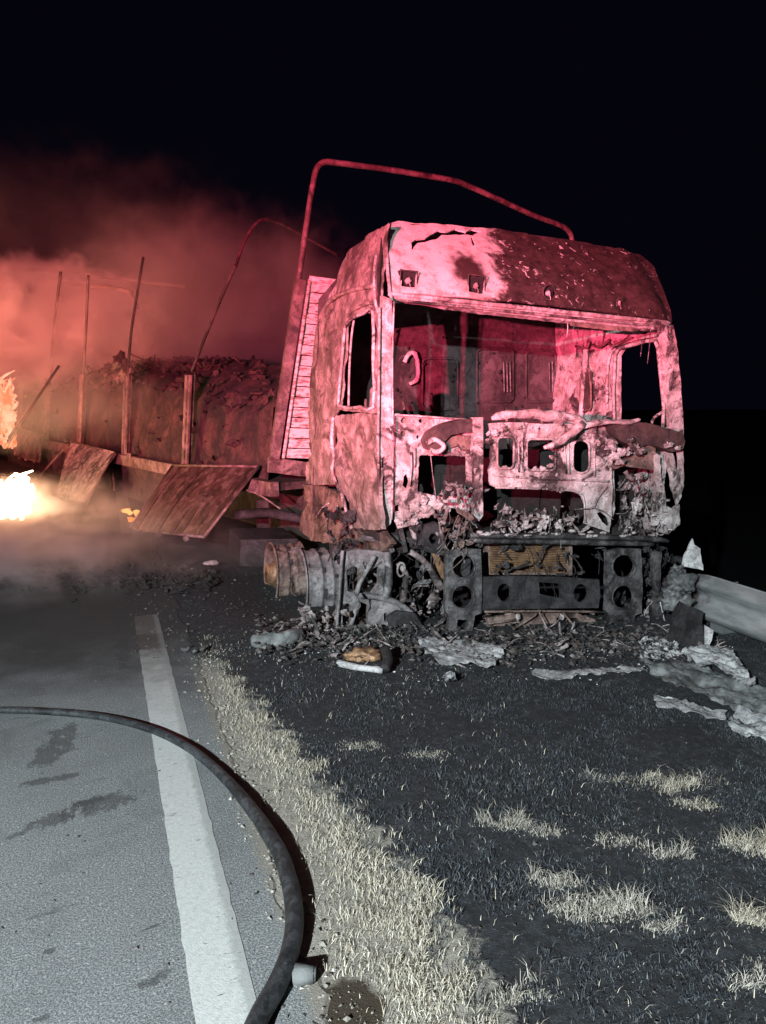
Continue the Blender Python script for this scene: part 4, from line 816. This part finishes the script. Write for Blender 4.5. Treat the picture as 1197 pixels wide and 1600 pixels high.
# dropped side boards
def board(c0, c1, c2, c3, seed, mat, nplank, tilt):
    a = tp(*c0, -.11); o = (-TN*math.cos(tilt)-TU*math.sin(tilt)).normalized()
    BS = lambda u, v: a+TD*u+o*v
    c = solve(BS, *c2, (.5, .5)); d = solve(BS, *c3, (.5, .5)); e = solve(BS, *c1, (.5, .5))
    C4 = [(0, 0), e, c, d]                      # top-left, top-right, bottom-right, bottom-left
    nn = TD.cross(o).normalized()
    if nn.dot(CP-a) < 0: nn = -nn
    bd = empty_child('side_board', BS(*[(sum(q[i] for q in C4)/4) for i in (0, 1)]), tr)
    lerp = lambda s, t: BS(*[(C4[0][i]*(1-s)+C4[1][i]*s)*(1-t)+(C4[3][i]*(1-s)+C4[2][i]*s)*t for i in (0, 1)])
    for k in range(nplank):
        s0, s1 = k/nplank+.002, (k+1)/nplank-.002; V = []; nt = 6; lift = .006*math.sin(k*4.1+seed)
        for j in range(nt+1):
            t = j/nt; sag = .01*mn.noise(Vector((k*.7+seed, t*2, 0)))+lift+.02*math.sin(math.pi*t)
            for s in (s0, (s0+s1)/2, s1): V.append(lerp(s, t)+nn*(sag+(.005 if s not in (s0, s1) else 0)))
        n0 = len(V); V += [p-nn*.02 for p in V]
        Fc = []
        for j in range(nt):
            for q in range(2): a0 = j*3+q; Fc += [(a0, a0+1, a0+4, a0+3), (n0+a0+3, n0+a0+4, n0+a0+1, n0+a0)]
            Fc += [(j*3+3, n0+j*3+3, n0+j*3, j*3), (j*3+2, n0+j*3+2, n0+j*3+5, j*3+5)]
        Fc += [(0, n0, n0+1, 1), (1, n0+1, n0+2, 2), (nt*3+1, n0+nt*3+1, n0+nt*3, nt*3), (nt*3+2, n0+nt*3+2, n0+nt*3+1, nt*3+1)]
        mk('board_plank', V, Fc, mat, bd)
    for (s, t), (s2, t2) in (((0, 0), (1, 0)), ((1, 0), (1, 1)), ((1, 1), (0, 1)), ((0, 1), (0, 0))): rod('board_edge', [lerp(s, t)+nn*.01, lerp(s2, t2)+nn*.01], .016, M['trail'], 0, bd)
    for s in (.18, .45, .8): m = MB(); m.chunk(lerp(s, 1.03), .035, seed+s*10, amp=.5); m.out('latch', M['trail'], bd, True)
board((284, 727), (405, 730), (320, 840), (203, 828), 1, M['board'], 10, math.radians(42))
board((122, 690), (180, 708), (134, 788), (88, 776), 2, M['ashdark'], 5, math.radians(50))
board((30, 668), (68, 680), (62, 722), (24, 712), 3, M['trail'], 4, math.radians(78))
board((-30, 665), (22, 668), (-4, 700), (-60, 690), 4, M['trail'], 4, math.radians(42))
rod('stay_rod', [tp(345, 765)-TN*.2, tp(400, 765)-TN*.1, at(438, 795, 8.1)], .010, M['trail'])
rod('stay_rod', [tp(175, 728), tp(200, 765)-TN*.2], .012); rod('stay_rod', [tp(106, 700)-TN*.05, tp(96, 745)-TN*.4, tp(64, 812)-TN*.6], .016)
# under-deck tool box, tanks, bent under rail
m = MB(); c = (tp(185, 720, .3)+tp(265, 800, .3))/2; m.box(c, (TD, TN, TU), (.95, .25, .27)); tb = m.out('tool_box', M['tdark'], tr)
for (p0, p1) in (((92, 705), (172, 792)), ((8, 690), (84, 780))):
    m = MB(); A0, A1 = tp(*p0, .25), tp(*p1, .25); hx = abs((A1-A0).dot(TD))/2; hz = abs((A1-A0).z)/2; m.box((A0+A1)/2, (TD, TN, TU), (hx, .22, hz)); m.out('tool_box', M['tdark'], tr)
m = MB(); m.tube([TS(.2, dk(0)-.42)+TN*.5, TS(.2, dk(0)-.42)+TN*2.0], .22, 14, 1); m.bar(TS(.8, dk(0)-.3)+TN*.3, TS(.8, -1.25)+TN*.3, .12, .12); m.bar(TS(.8, -1.2)+TN*.3, TS(.82, -1.25)+TN*.3, .3, .3); m.out('landing_leg', M['tdark'], tr)
m = MB(); c = tp(216, 769, .03); m.box(c, (TD, TN, TU), (.05, .008, .05)); m.out('reflector', M['ember'] if False else M['board'], tb)
m = MB(); c = tp(211, 712, -.09); m.box(c, (TD, TN, TU), (.07, .006, .04)); m.out('reflector', M['trail'], tr)
rod('under_rail', [tp(0, 730), tp(40, 772)-TN*.1, tp(98, 790)-TN*.1], .03, M['trail'], .3)
for px in (20, 60, 240):
    a = tp(px, 770, .6); m = MB(); m.tube([Vector((a.x, a.y, .42)), Vector((a.x, a.y, .42))+TN*1.3], .38, 24, 1); m.out('wheel_hub', M['tdark'], tr)
m = MB()
rr = random.Random(3)
for i in range(40):
    a = tp(rr.uniform(0, 300), rr.uniform(740, 800), rr.uniform(.2, .8)); pts = [a]
    for k in range(4): a = a+Vector((rr.uniform(-.2, .2), rr.uniform(-.2, .2), rr.uniform(-.2, .15))); pts.append(a)
    m.tube(pts, .015, 5, 2)
m.out('hanging_debris', M['tdark'], tr, True, kind='stuff')
# charred load
V = []; Fc = []; nu, nw = 90, 24
tops = [(440, 600), (400, 588), (340, 584), (260, 566), (200, 558), (120, 562), (60, 585), (0, 600), (-40, 610)]
tu = [solve(TS, a, b, TG) for a, b in tops]; us = [q[0] for q in tu]; vs = [q[1] for q in tu]
for i in range(nu+1):
    u = .25+13*(i/nu)
    for j in range(nw+1):
        w_ = .08+2.3*j/nw; s = math.sin(math.pi*j/nw)**.45
        h = (float(np.interp(u, us, vs))-dk(u))*(.42+.58*s)+.09*mn.noise(Vector((u*1.6, w_*2, 0)))+.06*mn.noise(Vector((u*5, w_*5, 2)))+.03*mn.noise(Vector((u*13, w_*13, 2)))
        if j in (0, nw): h = -.02
        V.append(TS(u, dk(u)+max(h, -.02))+TN*w_-TN*(.06*mn.noise(Vector((u*4, h*5, 8))) if j < 4 else 0))
        if i and j: k = i*(nw+1)+j; Fc.append((k, k-1, k-nw-2, k-nw-1))
mk('charred_load', V, Fc, M['load'], None, True, label='heap of charred cargo lying on the trailer deck behind the stakes', cat='cargo')
rr = random.Random(21); m = MB()
for i in range(900):
    u = rr.uniform(.3, 12); w_ = rr.uniform(.05, 1.6); s_ = math.sin(math.pi*min(1, w_/2.3))**.45
    h = (float(np.interp(u, us, vs))-dk(u))*(.42+.58*s_); p = TS(u, dk(u)+(h if w_ > .12 else h*rr.random())+rr.uniform(-.06, .03))+TN*w_
    if i % 5 == 0: m.strip(p, Vector((rr.uniform(-1, 1), rr.uniform(-1, 1), rr.uniform(-.3, .5))).normalized(), rr.uniform(.01, .05), rr.uniform(.08, .3), rr, 4, .012)
    else: m.chunk(p, rr.uniform(.02, .07), i, (rr.uniform(.6, 1.5), 1, rr.uniform(.5, 1)), 1.2, 1)
m.out('cargo_rubble', M['load'], None, False, label='burnt crumbled pieces lying over the heap of charred cargo', cat='cargo', kind='stuff')
m = MB()
for i, (px, py, r) in enumerate(((190, 566, .12), (198, 585, .10), (186, 590, .09), (206, 578, .05))): m.chunk(tp(px, py, -.02), r, i+5, (.8, .8, 1), .8, 3)
m.out('melted_lump', M['board'], None, True, label='orange melted lump stuck on top of a trailer stake', cat='debris')

# ============================================================ guardrail
gx = 4.34
RS = lambda u, v: Vector((gx, u, v)); g = (3., .3)
a = solve(RS, 1078, 888, g); b = solve(RS, 1085, 962, g); c = solve(RS, 1197, 927, g); d = solve(RS, 1197, 1005, g)
zt = (a[1]+c[1])/2; zb = (b[1]+d[1])/2; hgt = zt-zb
gr = empty('guardrail', (gx, a[0], -.3), 'dented galvanised guardrail running from the wreck towards the right edge', 'guardrail')
V = []; prof = [(0, 0), (.02, .02), (.075, .15), (.08, .20), (.075, .25), (.01, .42), (0, .47), (0, .53), (.01, .58), (.075, .75), (.08, .80), (.075, .85), (.02, .98), (0, 1)]
prof = [(-x, t) for x, t in prof]; ys2 = np.linspace(.2, a[0]+.12, 60); Fc = []; k = len(prof)
for i, y in enumerate(ys2):
    t = max(0, (y-(a[0]-.25))/.37); cr = t*t
    for j, (dx, f) in enumerate(prof): V.append((gx+dx-.08*cr+.10*cr*mn.noise(Vector((y*9, f*4, 0))), y, zb+hgt*f*(1-.25*cr)+.04*cr*mn.noise(Vector((y*7, f*3, 5)))))
    if i:
        for j in range(k-1): q = i*k+j; Fc.append((q, q+1, q+1-k, q-k))
n0 = len(V); V2 = V+[(v[0]+.006, v[1], v[2]) for v in V]; Fc2 = Fc+[tuple(i+n0 for i in f[::-1]) for f in Fc]
for i in range(1, len(ys2)):
    for e in (0, k-1): q = i*k+e; Fc2.append((q, q-k, q-k+n0, q+n0))
def railmat():
    n = N('guardrail_steel'); x, y, z = n.xyz(); c = n.mix(n.ramp(n.noise(5, 5, .6, n.scale((1, .6, 3))), .35, .7), (.42, .44, .45), (.24, .255, .26))
    f = n.ramp(n.math('ADD', y, n.math('MULTIPLY', n.noise(6, 5), .6)), a[0]+.0, a[0]+.25); c = n.mix(f, c, (.06, .05, .05)); n.bump(n.noise(15, 4), .15); return n.fin(c, .5, .5)
mk('rail', V2, Fc2, railmat(), gr, True)
for y in (a[0]-.28, 1.4):
    m = MB(); z0 = gz(gx+.05, y)-.3
    m.box((gx+.04, y, (zb+hgt*.9+z0)/2), (Vector((1, 0, 0)), Vector((0, 1, 0)), Vector((0, 0, 1))), (.005, .06, (zb+hgt*.9-z0)/2)); m.box((gx+.10, y-.057, (zb+hgt*.9+z0)/2), (Vector((1, 0, 0)), Vector((0, 1, 0)), Vector((0, 0, 1))), (.06, .004, (zb+hgt*.9-z0)/2)); m.out('post', M['rail'], gr)
RC = lambda u, v: CF(u, .12, v)
GS = lambda u, v: at(1085, 870, 5.75)+RT*u+TU*v
sheet('crumpled_panel', GS, P(GS, [(1064, 884), (1070, 868), (1078, 852), (1082, 841), (1086, 852), (1096, 858), (1099, 890), (1085, 888)], (0, 0)), [], .015, M['alu'], None, .03, .035, .006, 180, 8, label='upright torn white sheet standing above the near end of the guardrail', cat='debris')
GS2 = lambda u, v: at(1075, 980, 5.55)+(RT*.95+Vector((0, .3, 0)))*u+TU*v
sheet('splash_panel', GS2, P(GS2, [(1050, 960), (1062, 940), (1098, 955), (1100, 1018), (1070, 1014), (1045, 1010)], (0, 0)), [], .015, M['black'], None, .04, .02, .004, 181, label='dark bent plate standing on the ground under the guardrail end', cat='debris')
GS3 = lambda u, v: at(1105, 1000, 5.2)+RT*u+TU*v
sheet('torn_strip', GS3, P(GS3, [(1101, 977), (1115, 985), (1112, 1000), (1102, 1020)], (0, 0)), [], .01, M['alu'], None, .03, .01, .003, 182, label='small pale pointed strip hanging below the guardrail', cat='debris')
m = MB()
for i, (px, py, r) in enumerate(((1062, 905, .09), (1055, 925, .08), (1072, 915, .07), (1050, 945, .07), (1068, 935, .07), (1058, 892, .05))): m.chunk(at(px, py, 5.75), r, i+41, (1, .7, .8), .9, 3)
m.out('crushed_rail_end', M['railb'], gr, True, kind='stuff')

# ============================================================ debris on the ground
def gsurf(h=0.03, amp=.05, sc=5, seed=0):
    def f(u, v):
        a = mn.noise(Vector((u*sc, v*sc, seed))); b = 1-2*abs(mn.noise(Vector((u*sc*1.9+a, v*sc*1.9, seed+3)))); c = 1-2*abs(mn.noise(Vector((u*sc*4.7, v*sc*4.7+a, seed+6)))); d = 1-2*abs(mn.noise(Vector((u*sc*10, v*sc*10, seed+9))))
        return Vector((u, v, gz(u, v)+h+amp*(.75*a+.45*b+.28*c+.12*d)))
    return f
def gsheet(name, pts, mat, lab, cat, h=.02, amp=.05, sc=5, seed=0, th=.003, grid=.018, rag=.022):
    sf = gsurf(h, amp, sc, seed); base = lambda u, v: Vector((u, v, gz(u, v)+h)); o = P(base, pts, (3, 5))
    return sheet(name, sf, o, [], th, mat, None, grid, .004, rag, seed, label=lab, cat=cat)
M['foil'] = burnt('ashy_sheet', (.50, .51, .52), (.33, .34, .35), (.14, .145, .15), (.5, .66), (.4, .62), 9, rough=.7, metal=.0, bump=.7)
M['foil2'] = burnt('grey_sheet', (.27, .29, .29), (.18, .19, .19), (.08, .085, .085), (.45, .66), (.4, .62), 7, rough=.65, metal=.05, bump=.6)
gsheet('melted_sheet', [(653, 1002), (670, 998), (700, 1004), (740, 1008), (792, 1010), (782, 1030), (770, 1046), (730, 1042), (690, 1040), (668, 1024), (655, 1016)], M['foil'], 'pale melted aluminium sheet on the ground below the left bumper bracket', 'debris', .02, .035, 7, 3)
gsheet('melted_sheet', [(830, 1052), (845, 1048), (880, 1050), (930, 1047), (1000, 1042), (1010, 1050), (960, 1053), (900, 1059), (855, 1066), (838, 1062)], M['foil'], 'long thin white melted strip lying in front of the bumper', 'debris', .012, .02, 9, 5)
gsheet('tarpaulin', [(1000, 1040), (1050, 1040), (1090, 1046), (1140, 1062), (1200, 1092), (1230, 1110), (1225, 1128), (1190, 1120), (1120, 1108), (1060, 1092), (1020, 1068)], M['foil2'], 'large grey crumpled sheet lying on the verge under the guardrail', 'debris', .05, .075, 3.2, 7, grid=.026)
gsheet('tarpaulin_flap', [(1065, 1025), (1100, 1018), (1140, 1022), (1155, 1040), (1180, 1075), (1172, 1080), (1145, 1060), (1110, 1050), (1080, 1040)], M['foil'], 'white crumpled flap on the far side of the large grey sheet', 'debris', .13, .07, 5, 9)
gsheet('torn_cloth', [(1022, 1088), (1050, 1090), (1090, 1106), (1130, 1118), (1138, 1132), (1100, 1122), (1060, 1112), (1026, 1110)], M['foil'], 'white torn strip along the near edge of the large grey sheet', 'debris', .03, .035, 7, 11)
gsheet('cloth_bundle', [(1140, 1126), (1165, 1118), (1210, 1125), (1240, 1140), (1235, 1160), (1190, 1160), (1160, 1156), (1138, 1148)], M['foil'], 'bunched white cloth with round holes at the right edge of the frame', 'debris', .03, .06, 8, 13)
gsheet('ash_flake', [(690, 1066), (697, 1056), (708, 1058), (715, 1070), (706, 1075), (697, 1073)], M['foil'], 'small star shaped white ash flake on the black grass', 'debris', .02, .06, 12, 15, grid=.015)
def gp2(px, py, h=0.):
    q = gp(px, py, -.15)
    for _ in range(4): q = gp(px, py, gz(q.x, q.y)+h)
    return q
m = MB(); m.tube([gp2(528, 1036, .02), gp2(560, 1043, .02), gp2(598, 1047, .02)], [.022, .02, .022], 8, 4, wob=.2); m.out('metal_bar', M['alu'], None, True, label='short white metal bar lying in front of the left wheel area', cat='metal bar')
m = MB(); m.tube([gp2(600, 1046, .03), gp2(606, 1030, .07), gp2(600, 1012, .12)], [.03, .035, .03], 9, 4, wob=.3); m.out('rubber_hose_end', M['black'], None, True, label='black curved pipe end at the right end of the white bar', cat='pipe')
m = MB(); m.tube([gp2(396, 1000, .04), gp2(420, 1000, .05), gp2(450, 996, .05), gp2(470, 990, .04)], [.035, .045, .05, .03], 10, 5, wob=.6); m.out('burnt_canister', M['foil2'], None, True, label='grey burnt cylinder lying on the rubble in front of the rims', cat='debris')
m = MB()
for i, (px, py) in enumerate(((290, 1014), (304, 1016), (317, 1014))): m.chunk(gp2(px, py, .02), .026, i+300, (1, .8, .8), .9, 2)
m.out('broken_clamp', M['grey'], None, True, label='small broken dark clamp lying at the asphalt edge', cat='debris')
m = MB(); m.chunk(gp2(330, 880, .03), .05, 5, (1.6, .8, .5), .8, 2); m.out('metal_scrap', M['ash'], None, True, label='small pale scrap on the ground behind the rims', cat='debris')
for px, py in ((585, 1030),):
    m = MB(); m.chunk(gp2(570, 1022, .03), .08, 9, (1.3, .7, .5), .9, 3); m.out('rusty_scrap', M['rad'], None, True, label='orange rusty scrap lying behind the white bar', cat='debris')
rr = random.Random(77); m = MB()
for i in range(170):
    q = gp2(rr.uniform(390, 1130), rr.gauss(1006, 14), .0); m.strip(q+Vector((0, 0, .03*rr.random())), Vector((rr.uniform(-1, 1), rr.uniform(-1, 1), rr.uniform(-.1, .35))).normalized(), rr.choice((.005, .008, .012, .03)), rr.uniform(.04, .2), rr, 5)
m.out('metal_shreds', M['ashdark'], None, False, label='torn shreds of burnt metal strewn along the foot of the wreck', cat='debris', kind='stuff')
# rubble: beyond counting
def scatter(name, n, f, rmin, rmax, mat, lab, seed):
    rr = np.random.default_rng(seed); m = MB(); base = [Vector(v) for v in ((1, 0, 0), (-1, 0, 0), (0, 1, 0), (0, -1, 0), (0, 0, 1), (0, 0, -1))]; fc = [(0, 2, 4), (2, 1, 4), (1, 3, 4), (3, 0, 4), (2, 0, 5), (1, 2, 5), (3, 1, 5), (0, 3, 5)]
    for i in range(n):
        x, y, hh = f(rr); r = rmin+(rmax-rmin)*rr.random()**6; q = rr.uniform(.4, 1.5, 18).reshape(6, 3); a = rr.uniform(0, 6.3); c, s = math.cos(a), math.sin(a)
        V = []
        for j, b in enumerate(base):
            p = Vector((b.x*q[j, 0]+rr.uniform(-.3, .3), b.y*q[j, 1]+rr.uniform(-.3, .3), b.z*.6*q[j, 2])); V.append(Vector((x+r*(p.x*c-p.y*s), y+r*(p.x*s+p.y*c), gz(x, y)+hh+r*(p.z+.3))))
        m.add(V, fc)
    return m.out(name, mat, None, False, label=lab, cat='rubble', kind='stuff')
lx = lambda r: (gp2(*[(r.uniform(380, 1060)), (r.uniform(960, 1035))]))
def f1_(r):
    px = r.uniform(400, 1060); q = gp2(px, r.normal(1002+ (6 if px > 600 else 0), 16)); return q.x, q.y, .01+.05*abs(mn.noise(Vector((q.x*3, q.y*3, 0))))*1.2
scatter('rubble', 6000, f1_, .003, .026, M['rubble'], 'bank of grey burnt rubble and ash along the front of the wreck', 1)
def f6_(r): y = r.uniform(1.2, 4.6); return .47+.05*r.standard_normal(), y, 0
scatter('edge_grit', 1500, f6_, .002, .011, M['grit'], 'pale grit and soil crumbs along the broken asphalt edge', 6)
def f7_(r): q = gp2(r.uniform(0, 1190), r.uniform(1060, 1600)); return q.x, q.y, 0
scatter('char_crumbs', 700, f7_, .002, .008, M['rubble'], 'fine black crumbs scattered over the asphalt and verge', 8)
def f2_(r): q = gp2(r.uniform(200, 620), r.uniform(880, 1030)); return q.x, q.y, 0
scatter('gravel', 2600, f2_, .003, .015, M['rubble'], 'loose dark fragments strewn over the asphalt before the rims', 2)
def f3_(r): q = gp2(r.uniform(300, 1150), 1010+60*r.random()**2); return q.x, q.y, 0
M['glass'] = M.get('glass') or simple('crumbled_glass', (.5, .52, .53), .3, sc=60, var=.5)
scatter('glass_fragments', 700, f3_, .002, .009, M['glass'], 'tiny bright glass fragments sprinkled on the burnt ground', 3)
def f4_(r): q = gp2(r.uniform(-60, 340), r.normal(905, 12)); return q.x, q.y, 0
scatter('ash_heap', 2200, f4_, .004, .05, M['soot'], 'low line of black ash and debris across the lane under the smoke', 4)
def f5_(r): q = gp2(r.uniform(1000, 1060), r.uniform(1000, 1035)); return q.x, q.y, .03*r.random()
scatter('white_fragments', 260, f5_, .006, .03, M['foil'], 'pale broken fragments piled below the right bumper bracket', 5)

# ============================================================ fire and smoke
def flame(cpx, cpy, depth, n, rw_, hh, seed, lab, mat='flame'):
    rr = random.Random(seed); m = MB()
    for i in range(n):
        p = at(cpx+rw_*(1-abs(rr.gauss(0, .55)))*rr.choice((-1, 1, 1)), cpy-rr.uniform(-4, 1)*hh*22, depth+rr.uniform(-.3, .3)); h = hh*rr.uniform(.15, .8); r = .012+.032*rr.random()
        m.tube([p, p+Vector((rr.uniform(-.05, .05), 0, h*.4)), p+Vector((rr.uniform(-.1, .1), 0, h*.75)), p+Vector((rr.uniform(-.12, .12), 0, h))], [r, r*1.2, r*.6, .004], 7, 4, wob=.9)
    return m.out('flame', M[mat], None, True, label=lab, cat='fire', kind='stuff')
flame(-4, 782, 9.9, 130, 46, .42, 1, 'white hot flames burning under the trailer at the left edge')
flame(0, 826, 10.0, 5, 22, .06, 4, 'thin line of flames on the ground at the left edge')
flame(-6, 640, 12.4, 80, 26, .7, 2, 'reddish flames rising behind the trailer stakes at the left edge', 'flame2')
flame(203, 806, 9.3, 3, 8, .10, 3, 'small orange flame under the trailer near the dropped side board', 'ember')

def smoke(name, lo, hi, build, lab, sr=1.0):
    lo, hi = Vector(lo), Vector(hi); V = [(x, y, z) for x in (lo.x, hi.x) for y in (lo.y, hi.y) for z in (lo.z, hi.z)]
    m = bpy.data.materials.new(name); m.use_nodes = True; t = m.node_tree; t.nodes.clear(); n = N.__new__(N); n.m = m; n.t = t
    n.pos = t.nodes.new('ShaderNodeNewGeometry').outputs['Position']
    pv = t.nodes.new('ShaderNodeVolumePrincipled'); o = t.nodes.new('ShaderNodeOutputMaterial'); t.links.new(pv.outputs[0], o.inputs['Volume'])
    pv.inputs['Color'].default_value = (.86, .80, .80, 1); pv.inputs['Anisotropy'].default_value = .25
    n.put(pv.inputs['Density'], build(n))
    return mk(name, V, [(0, 1, 3, 2), (4, 6, 7, 5), (0, 4, 5, 1), (2, 3, 7, 6), (0, 2, 6, 4), (1, 5, 7, 3)], m, None, label=lab, cat='smoke', kind='stuff')
def big(n):
    x, y, z = n.xyz()
    wob = n.noise(.55, 4, .6, None, .3); w2 = n.noise(1.7, 6, .68, None, .4)
    # two plumes: a dense billow at the far left, a thinner veil trailing right over the trailer
    def blob(cx, cy, cz, rx, ry, rz, k, amp):
        a = n.math('POWER', n.math('DIVIDE', n.math('SUBTRACT', x, cx), rx), 2.); b = n.math('POWER', n.math('DIVIDE', n.math('SUBTRACT', y, cy), ry), 2.); c = n.math('POWER', n.math('DIVIDE', n.math('SUBTRACT', z, cz), rz), 2.)
        d = n.math('ADD', n.math('ADD', a, b), c); d = n.math('ADD', d, n.math('MULTIPLY', n.math('SUBTRACT', wob, .5), amp)); d = n.math('ADD', d, n.math('MULTIPLY', n.math('SUBTRACT', w2, .5), amp*.9))
        return n.math('MULTIPLY', n.ramp(d, 1.0, .45 if k > .5 else 0.), k)
    A = blob(*at(20, 505, 14.5), 2.9, 2.2, 1.2, 3.5, 2.8)
    B = blob(*at(380, 490, 12.5), 2.9, 2.6, 1.6, .38, 2.6)
    Cc = blob(*at(170, 400, 15), 4.0, 2.6, 1.9, .05, 2.6); D = blob(*at(80, 620, 10.5), 1.7, 1.2, .9, .26, 2.0)
    return n.math('ADD', n.math('ADD', n.math('ADD', A, B), Cc), D)
smoke('smoke_cloud', (-6.5, 9.3, .1), (5.2, 18.5, 9.5), big, 'red lit smoke billowing up from the burning trailer')
def low(n):
    x, y, z = n.xyz(); f = n.ramp(n.noise(1.7, 5, .6, None, .5), .42, .64); e = n.math('MULTIPLY', n.ramp(z, .55, .05), n.ramp(x, 1.6, .2)); e = n.math('MULTIPLY', e, n.ramp(y, 5.8, 7.0))
    g_ = n.math('MULTIPLY', n.ramp(x, .3, -1.0), 3.2); return n.math('MULTIPLY', n.math('MULTIPLY', e, f), n.math('ADD', g_, .6))
smoke('ground_smoke', (-5, 5.7, .006), (1.7, 11.5, .9), low, 'pale smoke creeping low over the road under the trailer')
